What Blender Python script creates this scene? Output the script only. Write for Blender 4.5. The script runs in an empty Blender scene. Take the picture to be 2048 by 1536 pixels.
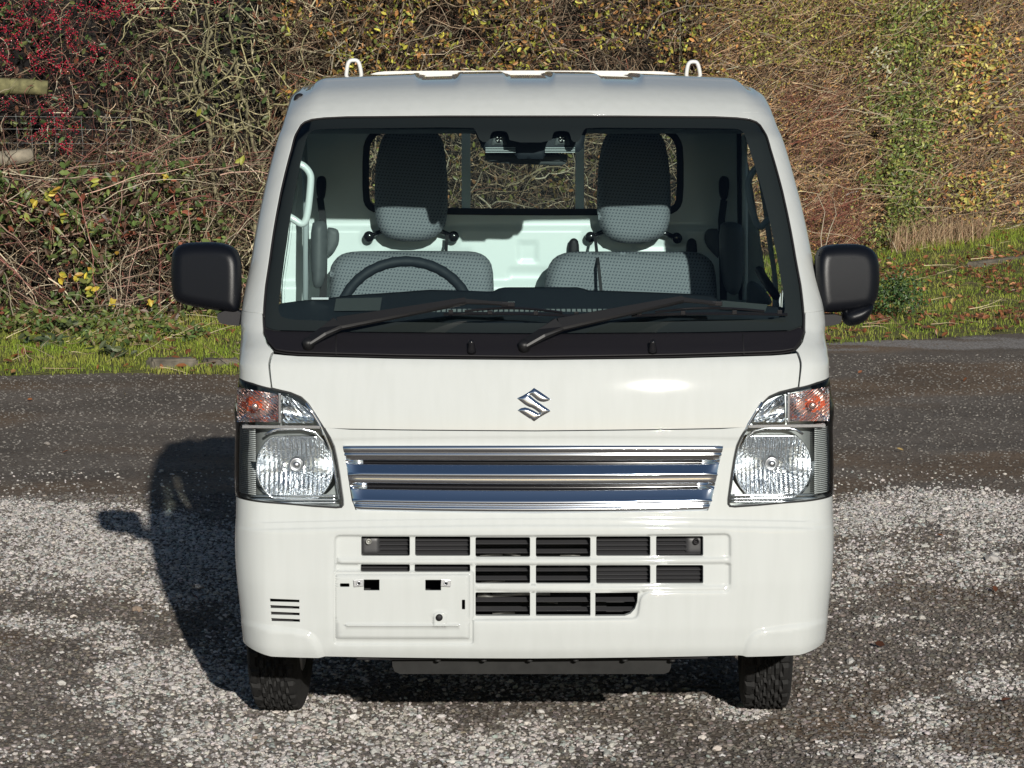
import bpy, bmesh, math, random
import numpy as np
from mathutils import Vector, Matrix
from mathutils.geometry import delaunay_2d_cdt

R = math.radians
rng = np.random.default_rng(7)
random.seed(7)
scn = bpy.context.scene
col = scn.collection

# ------------------------------------------------------------------ camera, sky, sun
FPX, CX, CY = 6186.0, 1024.0, 768.0
CAM = np.array([-0.18, -7.5, 1.65])
PITCH, YAW = R(5.37), math.atan(100 / FPX)
cam_d = bpy.data.cameras.new('camera')
cam = bpy.data.objects.new('camera', cam_d); col.objects.link(cam)
cam_d.sensor_width = 36.0
cam_d.lens = FPX / 2048 * 36.0
cam_d.clip_end = 2000
cam.location = CAM
cam.rotation_euler = (math.pi / 2 - PITCH, 0, -YAW)
scn.camera = cam

SUN_EL, SUN_AZ = R(16.4), R(9.6)          # the sun stands behind the camera, a little to the right
w = bpy.data.worlds.new('World'); scn.world = w; w.use_nodes = True
nt = w.node_tree
for n in list(nt.nodes): nt.nodes.remove(n)
sky = nt.nodes.new('ShaderNodeTexSky'); sky.sky_type = 'NISHITA'; sky.sun_disc = False
sky.sun_elevation = SUN_EL; sky.sun_rotation = math.pi - SUN_AZ
sky.air_density = 1.0; sky.dust_density = 0.4; sky.ozone_density = 2.0
bg = nt.nodes.new('ShaderNodeBackground'); bg.inputs['Strength'].default_value = 0.05
wo = nt.nodes.new('ShaderNodeOutputWorld')
nt.links.new(sky.outputs[0], bg.inputs[0]); nt.links.new(bg.outputs[0], wo.inputs[0])
sd = bpy.data.lights.new('sun', 'SUN'); sd.energy = 4.4; sd.angle = R(0.5); sd.color = (1.0, 0.955, 0.875)
so = bpy.data.objects.new('sun', sd); col.objects.link(so)
sdir = Vector((math.sin(SUN_AZ) * math.cos(SUN_EL), -math.cos(SUN_AZ) * math.cos(SUN_EL), math.sin(SUN_EL)))
so.rotation_euler = sdir.to_track_quat('Z', 'Y').to_euler()
so.location = (3, -20, 8)
scn.view_settings.view_transform = 'Standard'; scn.view_settings.look = 'None'
scn.view_settings.exposure = 0.0; scn.view_settings.gamma = 1.0
scn.view_settings.use_curve_mapping = False
scn.cycles.max_bounces = 10; scn.cycles.transparent_max_bounces = 16
scn.cycles.use_denoising = True

# ------------------------------------------------------------------ projection helpers (pixels of the 2048x1536 photograph)
_fw = np.array([math.sin(YAW) * math.cos(PITCH), math.cos(YAW) * math.cos(PITCH), -math.sin(PITCH)])
_rt = np.array([math.cos(YAW), -math.sin(YAW), 0.0])
_up = np.cross(_rt, _fw)
def A(x): return np.asarray(x, float)
def rays(P):
    P = A(P).reshape(-1, 2)
    return _fw + _rt * ((P[:, :1] - CX) / FPX) - _up * ((P[:, 1:] - CY) / FPX)
def unp(P, y):
    d = rays(P); t = (y - CAM[1]) / d[:, 1]
    return CAM + d * t[:, None]
def u1(px, py, y): return unp([[px, py]], y)[0]
def gnd(P, z=0.0):
    d = rays(P); t = (z - CAM[2]) / d[:, 2]
    return CAM + d * t[:, None]
def proj(P):
    q = A(P).reshape(-1, 3) - CAM
    w_ = q @ _fw
    return np.stack([CX + FPX * (q @ _rt) / w_, CY - FPX * (q @ _up) / w_], 1)

# ------------------------------------------------------------------ materials
def newmat(name):
    m = bpy.data.materials.new(name); m.use_nodes = True
    nt = m.node_tree; b = nt.nodes['Principled BSDF']
    return m, nt, b
def N(nt, typ, **kw):
    n = nt.nodes.new(typ)
    for k, v in kw.items():
        if k.startswith('_'): setattr(n, k[1:], v)
        else: n.inputs[k.replace('_', ' ')].default_value = v
    return n
def L(nt, a, b): nt.links.new(a, b)
def ramp(nt, fac, stops, interp='LINEAR'):
    r = nt.nodes.new('ShaderNodeValToRGB'); r.color_ramp.interpolation = interp
    e = r.color_ramp.elements
    while len(e) < len(stops): e.new(0.5)
    for i, (p, c) in enumerate(stops):
        e[i].position = p; e[i].color = (c[0], c[1], c[2], 1) if len(c) == 3 else c
    nt.links.new(fac, r.inputs[0]); return r.outputs[0]
def simple(name, c, rough=0.5, metal=0.0, coat=0.0, var=0.0, vscale=30, bump=0.0, bscale=300, spec=None, coat_rough=0.04):
    m, nt, b = newmat(name)
    b.inputs['Base Color'].default_value = (*c, 1); b.inputs['Roughness'].default_value = rough
    b.inputs['Metallic'].default_value = metal; b.inputs['Coat Weight'].default_value = coat
    b.inputs['Coat Roughness'].default_value = coat_rough
    if spec is not None: b.inputs['Specular IOR Level'].default_value = spec
    tc = N(nt, 'ShaderNodeTexCoord')
    if var > 0:
        no = N(nt, 'ShaderNodeTexNoise', Scale=vscale, Detail=6.0)
        L(nt, tc.outputs['Object'], no.inputs['Vector'])
        lo = [max(0, v * (1 - var)) for v in c]; hi = [min(1, v * (1 + var)) for v in c]
        L(nt, ramp(nt, no.outputs[0], [(0.3, lo), (0.7, hi)]), b.inputs['Base Color'])
    if bump > 0:
        n2 = N(nt, 'ShaderNodeTexNoise', Scale=bscale, Detail=3.0)
        L(nt, tc.outputs['Object'], n2.inputs['Vector'])
        bp = N(nt, 'ShaderNodeBump', Strength=bump, Distance=0.002)
        L(nt, n2.outputs[0], bp.inputs['Height']); L(nt, bp.outputs[0], b.inputs['Normal'])
    return m
def vcol_mat(name, rough=0.7, trans=0.0, bump=0.0, bscale=200, attr='Col', spec=0.3):
    m, nt, b = newmat(name)
    a = N(nt, 'ShaderNodeAttribute', _attribute_name=attr)
    L(nt, a.outputs['Color'], b.inputs['Base Color']); b.inputs['Roughness'].default_value = rough
    b.inputs['Specular IOR Level'].default_value = spec
    if bump:
        tc = N(nt, 'ShaderNodeTexCoord'); n2 = N(nt, 'ShaderNodeTexNoise', Scale=bscale, Detail=3.0)
        L(nt, tc.outputs['Object'], n2.inputs['Vector'])
        bp = N(nt, 'ShaderNodeBump', Strength=bump, Distance=0.01)
        L(nt, n2.outputs[0], bp.inputs['Height']); L(nt, bp.outputs[0], b.inputs['Normal'])
    if trans > 0:
        t = N(nt, 'ShaderNodeBsdfTranslucent'); L(nt, a.outputs['Color'], t.inputs['Color'])
        mx = N(nt, 'ShaderNodeMixShader'); mx.inputs[0].default_value = trans
        out = nt.nodes['Material Output']
        L(nt, b.outputs[0], mx.inputs[1]); L(nt, t.outputs[0], mx.inputs[2]); L(nt, mx.outputs[0], out.inputs[0])
    return m
def glassmat(name, tint, ior=1.45, rough=0.0, refl=1.0):
    m, nt, b = newmat(name); nt.nodes.remove(b)
    out = nt.nodes['Material Output']
    t = N(nt, 'ShaderNodeBsdfTransparent'); t.inputs[0].default_value = (*tint, 1)
    g = N(nt, 'ShaderNodeBsdfGlossy', Roughness=rough); g.inputs[0].default_value = (refl, refl, refl, 1)
    fr = N(nt, 'ShaderNodeFresnel', IOR=ior)
    mx = N(nt, 'ShaderNodeMixShader')
    L(nt, fr.outputs[0], mx.inputs[0]); L(nt, t.outputs[0], mx.inputs[1]); L(nt, g.outputs[0], mx.inputs[2]); L(nt, mx.outputs[0], out.inputs[0])
    return m

# ------------------------------------------------------------------ object helpers
def tag(o, label=None, cat=None, group=None, kind=None):
    if label: o['label'] = label
    if cat: o['category'] = cat
    if group: o['group'] = group
    if kind: o['kind'] = kind
    return o
def empty(name, loc, rz=0, label=None, cat=None, group=None):
    o = bpy.data.objects.new(name, None); col.objects.link(o)
    o.location = loc; o.rotation_euler = (0, 0, rz); o.empty_display_size = 0.1
    return tag(o, label, cat, group)
def link(name, me, parent=None, mats=None):
    o = bpy.data.objects.new(name, me); col.objects.link(o)
    if mats is not None:
        for m in (mats if isinstance(mats, (list, tuple)) else [mats]): me.materials.append(m)
    if parent is not None: o.parent = parent
    return o
def npmesh(name, V, F, fmat=None, smooth=False, colors=None):
    """V (n,3); F (m,k) array of equal polygons, or a list of polygons"""
    me = bpy.data.meshes.new(name)
    V = np.ascontiguousarray(V, dtype=np.float32)
    if isinstance(F, np.ndarray):
        m, k = F.shape; flat = F.ravel().astype(np.int32); starts = np.arange(m, dtype=np.int32) * k
    else:
        m = len(F); ks = np.array([len(f) for f in F]); flat = np.array([i for f in F for i in f], dtype=np.int32)
        starts = np.concatenate([[0], np.cumsum(ks)[:-1]]).astype(np.int32)
    me.vertices.add(len(V)); me.vertices.foreach_set('co', V.ravel())
    me.loops.add(len(flat)); me.loops.foreach_set('vertex_index', flat)
    me.polygons.add(m); me.polygons.foreach_set('loop_start', starts)
    if fmat is not None: me.polygons.foreach_set('material_index', np.asarray(fmat, dtype=np.int32))
    me.update(calc_edges=True); me.validate()
    if smooth: me.polygons.foreach_set('use_smooth', np.ones(len(me.polygons), dtype=bool))
    else: me.polygons.foreach_set('use_smooth', np.zeros(len(me.polygons), dtype=bool))
    if colors is not None:
        at = me.color_attributes.new('Col', 'FLOAT_COLOR', 'POINT')
        c4 = np.ones((len(V), 4), dtype=np.float32); c4[:, :3] = colors
        at.data.foreach_set('color', c4.ravel())
    me.update()
    return me
class MB:
    """collects simple solids; build() links them as one mesh object"""
    def __init__(s): s.V = []; s.F = []; s.S = []; s.M = []
    def add(s, V, F, smooth=False, mi=0):
        o = len(s.V); s.V += [tuple(v) for v in V]; s.F += [tuple(i + o for i in f) for f in F]
        s.S += [smooth] * len(F); s.M += [mi] * len(F); return s
    def box(s, c, d, rot=None, bev=0.0, mi=0):
        bm = bmesh.new(); bmesh.ops.create_cube(bm, size=1.0)
        bmesh.ops.scale(bm, vec=Vector(d), verts=bm.verts)
        if bev > 0: bmesh.ops.bevel(bm, geom=list(bm.edges), offset=bev, segments=2, affect='EDGES', profile=0.6)
        if rot is not None: bmesh.ops.rotate(bm, cent=(0, 0, 0), matrix=rot, verts=bm.verts)
        bmesh.ops.translate(bm, vec=Vector(c), verts=bm.verts)
        bm.verts.index_update()
        s.add([v.co[:] for v in bm.verts], [[v.index for v in f.verts] for f in bm.faces], False, mi); bm.free(); return s
    def tube(s, pts, rad, n=8, flat=None, mi=0, cap=True):
        P = A(pts); k = len(P); rad = np.full(k, rad) if np.isscalar(rad) else A(rad)
        T = np.gradient(P, axis=0); T /= np.linalg.norm(T, axis=1)[:, None] + 1e-12
        ref = np.array([0, 0, 1.0]) if abs(T[0][2]) < 0.9 else np.array([0, 1.0, 0])
        V = []
        for i in range(k):
            a = np.cross(T[i], ref); a /= np.linalg.norm(a); b = np.cross(a, T[i]); ref = b
            for j in range(n):
                t = 2 * math.pi * j / n
                fa = flat if flat else 1.0
                V.append(P[i] + rad[i] * (math.cos(t) * a + math.sin(t) * b * fa))
        F = [[i * n + j, i * n + (j + 1) % n, (i + 1) * n + (j + 1) % n, (i + 1) * n + j] for i in range(k - 1) for j in range(n)]
        if cap: F += [list(range(n))[::-1], [(k - 1) * n + j for j in range(n)]]
        return s.add(V, F, True, mi)
    def lathe(s, prof, c, axis, n=32, smooth=True, mi=0, jitter=0.0):
        """prof: (r, h) pairs along axis from c"""
        ax = Vector(axis).normalized(); q = Vector((0, 0, 1)).rotation_difference(ax)
        V = []
        for (r, h) in prof:
            for j in range(n):
                t = 2 * math.pi * j / n
                v = Vector((r * math.cos(t), r * math.sin(t), h + (random.uniform(-jitter, jitter) if r > 0.02 else 0)))
                V.append(Vector(c) + q @ v)
        k = len(prof)
        F = [[i * n + j, i * n + (j + 1) % n, (i + 1) * n + (j + 1) % n, (i + 1) * n + j] for i in range(k - 1) for j in range(n)]
        F += [list(range(n))[::-1], [(k - 1) * n + j for j in range(n)]]
        return s.add(V, F, smooth, mi)
    def prism(s, poly, y0, y1, mi=0, smooth=False):
        """poly of (x,z), extruded along y"""
        n = len(poly); V = [(x, y0, z) for x, z in poly] + [(x, y1, z) for x, z in poly]
        F = [list(range(n)), list(range(n, 2 * n))[::-1]] + [[i, i + n, (i + 1) % n + n, (i + 1) % n] for i in range(n)]
        return s.add(V, F, smooth, mi)
    def build(s, name, mats, parent=None):
        me = npmesh(name, A(s.V), s.F, s.M)
        sm = np.array(s.S, dtype=bool)
        if len(me.polygons) == len(sm): me.polygons.foreach_set('use_smooth', sm)
        me.update()
        bm = bmesh.new(); bm.from_mesh(me); bmesh.ops.recalc_face_normals(bm, faces=bm.faces); bm.to_mesh(me); bm.free()
        return link(name, me, parent, mats)

# ------------------------------------------------------------------ 2-D polygons
def inpoly(P, poly):
    x, y = P[:, 0], P[:, 1]; ins = np.zeros(len(P), bool); n = len(poly)
    for i in range(n):
        x0, y0 = poly[i]; x1, y1 = poly[(i + 1) % n]
        if y0 == y1: continue
        c = (y0 > y) != (y1 > y)
        ins ^= c & (x < (x1 - x0) * (y - y0) / (y1 - y0) + x0)
    return ins
def polydist(P, poly, closed=True):
    d = np.full(len(P), 1e9); n = len(poly)
    for i in range(n if closed else n - 1):
        a = A(poly[i]); b = A(poly[(i + 1) % n]); ab = b - a
        t = np.clip(((P - a) @ ab) / (ab @ ab + 1e-15), 0, 1)
        d = np.minimum(d, np.linalg.norm(P - a - t[:, None] * ab, axis=1))
    return d
def sdpoly(P, poly):
    d = polydist(P, poly); return np.where(inpoly(P, poly), -d, d)
def densify(poly, step, closed=True):
    out = []; n = len(poly)
    for i in range(n if closed else n - 1):
        a = A(poly[i]); b = A(poly[(i + 1) % n]); k = max(1, int(math.ceil(np.linalg.norm(b - a) / step)))
        for j in range(k): out.append(a + (b - a) * j / k)
    if not closed: out.append(A(poly[-1]))
    return np.array(out)
def smoothpoly(poly, it=2, closed=True):
    """Chaikin corner cutting"""
    P = A(poly)
    for _ in range(it):
        n = len(P); Q = []
        for i in range(n if closed else n - 1):
            a, b = P[i], P[(i + 1) % n]; Q += [a * .75 + b * .25, a * .25 + b * .75]
        if not closed: Q = [P[0]] + Q + [P[-1]]
        P = np.array(Q)
    return P
def roundpoly(poly, r, n=5, closed=True):
    P = A(poly); out = []; m = len(P)
    for i in range(m):
        a, b, c = P[i - 1], P[i], P[(i + 1) % m]; u = a - b; v = c - b; lu, lv = np.linalg.norm(u), np.linalg.norm(v); k = min(r, lu * .45, lv * .45)
        p0, p1 = b + u / lu * k, b + v / lv * k
        for j in range(n + 1):
            t = j / n; out.append((1 - t) ** 2 * p0 + 2 * t * (1 - t) * b + t * t * p1)
    return np.array(out)
def rrect(x0, y0, x1, y1, r, n=4):
    out = []
    for (cx, cy, a0) in ((x1 - r, y1 - r, 0), (x0 + r, y1 - r, 90), (x0 + r, y0 + r, 180), (x1 - r, y0 + r, 270)):
        for k in range(n + 1):
            a = R(a0 + 90 * k / n); out.append((cx + r * math.cos(a), cy + r * math.sin(a)))
    return A(out)
def triangulate(outline, holes, step, bstep=None, extra=()):
    bstep = bstep or step
    loops = [densify(outline, bstep)] + [densify(h, bstep) for h in holes]
    V = []; E = []
    for lp in loops:
        o = len(V); V += [tuple(p) for p in lp]; n = len(lp)
        E += [(o + i, o + (i + 1) % n) for i in range(n)]
    nb0 = len(V)
    for ex in extra:
        ex = A(ex); k = inpoly(ex, loops[0])
        for h in loops[1:]: k &= ~inpoly(ex, h)
        for lp in loops: k &= polydist(ex, lp) > bstep * .4
        o = len(V); V += [tuple(p) for p in ex[k]]
    nb = len(V)
    lo, hi = loops[0].min(0), loops[0].max(0)
    gx = np.arange(lo[0], hi[0], step); gy = np.arange(lo[1], hi[1], step * 0.87)
    G = np.array([(x + (step / 2 if j % 2 else 0), y) for j, y in enumerate(gy) for x in gx]).reshape(-1, 2)
    if len(G):
        keep = inpoly(G, loops[0])
        for h in loops[1:]: keep &= ~inpoly(G, h)
        G = G[keep]
        if len(G):
            d = np.full(len(G), 1e9)
            for lp in loops: d = np.minimum(d, polydist(G, lp))
            if len(V) > nb0:
                # drop grid points close to the extra points (hash grid)
                cs = step * .5; hs = {(int(x // cs), int(y // cs)) for x, y in V[nb0:]}
                kk = np.array([not any((int(x // cs) + i, int(y // cs) + j) in hs for i in (-1, 0, 1) for j in (-1, 0, 1)) for x, y in G])
                d = np.where(kk, d, 0)
            G = G[d > step * 0.45]
        V += [tuple(p) for p in G]
    r = delaunay_2d_cdt([Vector(v) for v in V], E, [], 0, 1e-7)
    V2 = np.array([v[:] for v in r[0]]); F = np.array([f for f in r[2] if len(f) == 3])
    c = V2[F].mean(1); k = inpoly(c, loops[0])
    for h in loops[1:]: k &= ~inpoly(c, h)
    return V2, F[k], loops

# ------------------------------------------------------------------ the cab skin: an implicit surface f(p)=0
def sm(x, a, b):
    t = np.clip((x - a) / (b - a), 0, 1); return t * t * (3 - 2 * t)
_cz = [(.20, .07), (.235, .045), (.262, .018), (.29, .004), (.34, -.004), (.45, -.008), (.58, -.004), (.64, .003), (.72, .012), (.78, .0200)] + [(.79 + .01 * i, .0202 + .5 * 1.33 * (.01 * i) ** 2) for i in range(21)] + [(1.02, .075), (1.04, .105), (1.06, .132), (1.20, .235), (1.40, .385), (1.55, .505), (1.585, .548), (1.61, .575), (1.635, .61), (1.655, .65), (1.672, .70), (1.686, .79), (1.696, .95), (1.702, 1.15), (1.708, 1.50), (1.714, 2.2)]
_zt = np.arange(.15, 1.74, .001)
_ct = np.interp(_zt, *zip(*_cz))
_k = np.ones(15) / 15; _ct = np.convolve(np.pad(_ct, 14, mode='edge'), np.convolve(_k, _k), 'valid')
_cp = np.gradient(_ct, .001)
sil_l = A([(600, 170), (590, 190), (578, 225), (566, 265), (551, 320), (537, 380), (523, 450), (510, 520), (498, 570), (489, 620), (482, 700), (477, 760), (473, 830), (470, 900), (471, 1000), (469, 1060), (471, 1120), (476, 1175), (480, 1205), (483, 1260), (488, 1285)])
sil_r = A([(1512, 190), (1528, 210), (1540, 235), (1552, 265), (1569, 320), (1585, 380), (1602, 450), (1612, 520), (1624, 570), (1632, 620), (1642, 700), (1648, 760), (1654, 830), (1656, 900), (1654, 1000), (1656, 1060), (1654, 1120), (1648, 1175), (1644, 1205), (1641, 1260), (1636, 1285)])
def _silw():
    dep = lambda py: np.interp(py, [145, 230, 620, 760, 1300], [1.2, .85, .5, .3, .25])
    l = np.array([u1(x, y, dep(y)) for x, y in sil_l]); r = np.array([u1(x, y, dep(y)) for x, y in sil_r])
    return l, r
_sl, _sr = _silw()
_wz = np.linspace(.2, 1.68, 75)
_wl = np.interp(_wz, _sl[::-1, 2], -_sl[::-1, 0]); _wr = np.interp(_wz, _sr[::-1, 2], _sr[::-1, 0])
_ww = (_wl + _wr) / 2
_ww = _ww - .008 * sm(-_wz, -1.10, -.95)
_ww = np.convolve(np.pad(_ww, 2, mode='edge'), np.ones(5) / 5, 'valid')
def Wd(z): return np.interp(z, _wz, _ww)
def bow(x, z): return (.040 + .025 * sm(z, .95, 1.25)) * (x / .7) ** 2
def crown(x, z): return .016 * (x / .6) ** 2 * sm(z, 1.50, 1.64)
RIBS = [(-.300, .095), (-.105, .075)]
def roofrel(p):
    x = p[:, 0]; a = np.abs(x)
    h = np.zeros(len(p))
    up = (sm(a, .048, .072) - sm(a, .180, .206)) + sm(a, .286, .312)
    h = .0085 * up
    h = h - .010 * (sm(a, .575, .585) - sm(a, .600, .615))
    return h * sm(p[:, 1] - 0.15 * a, .60, .86) * sm(p[:, 2], 1.57, 1.60)
def fskin(p):
    x, y, z = p[:, 0], p[:, 1], p[:, 2]
    zz = z + crown(x, z)
    c = np.interp(zz, _zt, _ct); cp = np.interp(zz, _zt, _cp)
    g1 = (c + bow(x, z) - y) / np.sqrt(1 + cp * cp)
    g2 = np.abs(x) - Wd(z)
    r = .085
    f = np.sqrt(np.maximum(g1 + r, 0) ** 2 + np.maximum(g2 + r, 0) ** 2) - r
    return f - roofrel(p)
def bisect(fun, lo, hi, it=34):
    """fun(lo)<0 inside, fun(hi)>0"""
    for _ in range(it):
        m = (lo + hi) / 2; v = fun(m) < 0
        lo = np.where(v, m, lo); hi = np.where(v, hi, m)
    return (lo + hi) / 2
YA = 1.2
def chartA(Q, level=0.0):
    ph, z = Q[:, 0], Q[:, 1]; s, c = np.sin(ph), np.cos(ph)
    pt = lambda r: np.stack([r * s, YA - r * c, z], 1)
    r = bisect(lambda r: fskin(pt(r)) - level, np.full(len(Q), .01), np.full(len(Q), 2.2))
    return pt(r)
def chartB(Q, level=0.0):
    pt = lambda z: np.stack([Q[:, 0], Q[:, 1], z], 1)
    z = bisect(lambda z: fskin(pt(z)) - level, np.full(len(Q), 1.40), np.full(len(Q), 1.75))
    return pt(z)
def toA(p): p = A(p).reshape(-1, 3); return np.stack([np.arctan2(p[:, 0], YA - p[:, 1]), p[:, 2]], 1)
def hit(P, level=0.0):
    """first point of the skin on the ray through each pixel"""
    d = rays(P); n = len(d)
    lo = np.full(n, 7.2); found = np.zeros(n, bool); t0 = lo.copy()
    ts = np.arange(7.2, 9.4, .01); prev = lo.copy(); res = np.full(n, 8.0)
    for t in ts:
        v = fskin(CAM + d * t) - level < 0
        new = v & ~found
        res[new] = t; found |= new
    a = res; b = res - .01
    t = bisect(lambda t: fskin(CAM + d * t[:, None]) - level, a, b)
    return CAM + d * t[:, None]
def pxA(P, level=0.0): return toA(hit(P, level))
def side(y, z, s=-1):
    """chart-A coordinates of the skin's side at depth y"""
    p = np.array([[s * Wd(z), y, z]]); return toA(p)[0]
def mir(P):
    """mirror a chart polygon to the other side"""
    Q = A(P).copy(); Q[:, 0] *= -1; return Q[::-1]
def nrm(p):
    e = 1e-3; g = np.stack([fskin(p + np.eye(3)[k] * e) - fskin(p - np.eye(3)[k] * e) for k in range(3)], 1)
    return g / (np.linalg.norm(g, axis=1)[:, None] + 1e-12)

def skin_mesh(name, outline, holes=(), chart=chartA, level=0.0, step=.012, bstep=None, lip=.012, relief=None, mats=None, parent=None, edge=.0012, extra=(), holelip=None):
    V2, F, loops = triangulate(A(outline), [A(h) for h in holes], step, bstep, extra)
    def ev(Q):
        p = chart(Q, level)
        if relief is None: return p
        return p + nrm(p) * relief(p)[:, None]
    P = ev(V2)
    e = 8e-4
    # normals from the parametrisation so that relief is included
    dx = ev(V2 + [e, 0]) - ev(V2 - [e, 0]); dy = ev(V2 + [0, e]) - ev(V2 - [0, e])
    n = np.cross(dx, dy); n /= np.linalg.norm(n, axis=1)[:, None] + 1e-12
    g = nrm(P); n = np.where((np.sum(n * g, 1) < 0)[:, None], -n, n)
    if chart is chartA and relief is None: n = g
    if chart is chartB: n = g
    fn = np.cross(P[F[:, 1]] - P[F[:, 0]], P[F[:, 2]] - P[F[:, 0]])
    bad = np.sum(fn * n[F[:, 0]], 1) < 0; F[bad] = F[bad][:, ::-1]
    Vs = [P]; Ns = [n]; Fs = [tuple(f) for f in F]; o = len(P)
    if lip:
        lip0 = lip
        for li, lp in enumerate(loops):
            lip = holelip[li - 1] if (holelip and li > 0) else lip0
            # find boundary verts in V2
            area = 0.5 * np.sum(lp[:, 0] * np.roll(lp[:, 1], -1) - np.roll(lp[:, 0], -1) * lp[:, 1])
            if area < 0: lp = lp[::-1]
            p = ev(lp); nn = ev(lp) * 0; pm = ev(lp)
            nn = nrm(chart(lp, level))
            t = np.roll(p, -1, 0) - np.roll(p, 1, 0); t /= np.linalg.norm(t, axis=1)[:, None] + 1e-12
            o_ = np.cross(t, nn)
            # outward test
            q = 0.5 * (lp + np.roll(lp, -1, 0))
            c = chart(lp + 0, level)
            sgn = 1.0 if li == 0 else -1.0
            # chart orientation: use a small step inward in the chart
            ctr = (np.roll(lp, -1, 0) - np.roll(lp, 1, 0)); inw = np.stack([-ctr[:, 1], ctr[:, 0]], 1); inw /= np.linalg.norm(inw, axis=1)[:, None] + 1e-12
            pi_ = chart(lp + inw * 2e-3, level) - chart(lp, level)
            s = np.sign(np.median(np.sum(o_ * pi_, 1)))
            o_ = -s * o_ * sgn
            rings = [(p, nn), (p + o_ * edge * .7 - nn * edge * .5, nn + o_), (p + o_ * edge - nn * edge * 1.6, o_), (p + o_ * edge - nn * lip, o_)]
            m = len(lp)
            for k, (pp, nq) in enumerate(rings):
                Vs.append(pp); Ns.append(nq / (np.linalg.norm(nq, axis=1)[:, None] + 1e-12))
            for k in range(3):
                a0 = o + k * m; b0 = o + (k + 1) * m
                fl = []
                for i in range(m):
                    j = (i + 1) % m; fl.append((a0 + i, a0 + j, b0 + j, b0 + i))
                # orient
                pa = rings[k][0]; pb = rings[k + 1][0]
                fnn = np.cross(pa[1] - pa[0], pb[0] - pa[0]); ref = (rings[k][1] + rings[k + 1][1])[0]
                if np.dot(fnn, ref) < 0: fl = [f[::-1] for f in fl]
                Fs += fl
            o += 4 * m
    V = np.concatenate(Vs); NN = np.concatenate(Ns)
    me = npmesh(name, V, Fs, smooth=True)
    if len(me.vertices) == len(NN):
        me.normals_split_custom_set_from_vertices([tuple(v) for v in NN])
    return link(name, me, parent, mats)

def pillow(name, outline, y, bulge, back, mat, parent=None, step=.01, r=.04, tilt=0.0, power=.5, dish=None):
    """cushion / housing: outline in (x,z) at depth y, domed towards the viewer by bulge, body depth back"""
    V2, F, loops = triangulate(A(outline), [], step)
    d = polydist(V2, loops[0])
    def h(d):
        t = np.clip(d / r, 0, 1); return bulge * (1 - (1 - t) ** 2) ** power
    yy = y - h(d)
    if dish is not None: yy = yy + dish(V2)
    c = V2.mean(0)
    yy = yy + (V2[:, 1] - c[1]) * tilt
    P = np.stack([V2[:, 0], yy, V2[:, 1]], 1)
    fn = np.cross(P[F[:, 1]] - P[F[:, 0]], P[F[:, 2]] - P[F[:, 0]])
    bad = fn[:, 1] > 0; F[bad] = F[bad][:, ::-1]
    lp = loops[0]; m = len(lp)
    yl = y + (lp[:, 1] - c[1]) * tilt + (dish(lp) if dish is not None else 0)
    cc = lp.mean(0)
    rings = [np.stack([lp[:, 0], yl, lp[:, 1]], 1), np.stack([lp[:, 0], yl + back * .6, lp[:, 1]], 1)]
    lq = cc + (lp - cc) * .93; rings.append(np.stack([lq[:, 0], yl + back, lq[:, 1]], 1))
    mb = MB(); mb.add(P, [tuple(f) for f in F], True)
    V = np.concatenate(rings); Fq = []
    for k in range(2):
        for i in range(m): Fq.append((k * m + i, k * m + (i + 1) % m, (k + 1) * m + (i + 1) % m, (k + 1) * m + i))
    Fq.append(tuple(2 * m + i for i in range(m)))
    mb.add(V, Fq, True)
    o = mb.build(name, mat, parent)
    bm = bmesh.new(); bm.from_mesh(o.data); bmesh.ops.remove_doubles(bm, verts=bm.verts, dist=1e-5)
    bmesh.ops.recalc_face_normals(bm, faces=bm.faces); bm.to_mesh(o.data); bm.free()
    return o
# ------------------------------------------------------------------ truck materials
def paint_mat():
    m, nt, b = newmat('white_paint')
    b.inputs['Roughness'].default_value = .6; b.inputs['Specular IOR Level'].default_value = .08; b.inputs['Coat Weight'].default_value = 1.0; b.inputs['Coat Roughness'].default_value = .03
    tc = N(nt, 'ShaderNodeTexCoord'); mp = N(nt, 'ShaderNodeMapping'); mp.inputs['Scale'].default_value = (14, 14, 1.6)
    no = N(nt, 'ShaderNodeTexNoise', Scale=3.0, Detail=5.0)
    L(nt, tc.outputs['Object'], mp.inputs[0]); L(nt, mp.outputs[0], no.inputs['Vector'])
    L(nt, ramp(nt, no.outputs[0], [(.3, (.518, .540, .528)), (.62, (.538, .560, .550))]), b.inputs['Base Color'])
    n2 = N(nt, 'ShaderNodeTexNoise', Scale=9.0, Detail=4.0); L(nt, tc.outputs['Object'], n2.inputs['Vector'])
    L(nt, ramp(nt, n2.outputs[0], [(.3, (.024,) * 3), (.75, (.042,) * 3)]), b.inputs['Coat Roughness'])
    return m
M_paint = paint_mat()
M_inner = simple('cabin_white_metal', (.79, .85, .84), .35, coat=.4)
M_black = simple('black_plastic', (.013, .012, .014), .55, spec=.3, bump=.15, bscale=900)
M_blackg = simple('gloss_black', (.01, .01, .012), .15)
M_seam = simple('dark_seal', (.012, .012, .013), .7)
M_cowl = simple('cowl_plastic', (.010, .009, .0115), .5, spec=.35, bump=.2, bscale=1200)
M_mirror = simple('mirror_housing_plastic', (.004, .0048, .0075), .38, spec=.35, bump=.12, bscale=1500)
M_dam = simple('air_dam_plastic', (.014, .014, .0135), .65, spec=.25, var=.25, vscale=40)
M_chrome = simple('chrome', (.84, .88, .94), .10, metal=1.0)
M_chrome_r = simple('reflector_chrome', (.90, .93, .97), .15, metal=1.0)
M_satin = simple('satin_metal', (.45, .46, .48), .35, metal=1.0)
M_dark = simple('engine_bay_dark', (.010, .010, .011), .7)
M_slat = simple('dark_grey_slat', (.042, .042, .045), .42)
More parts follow.
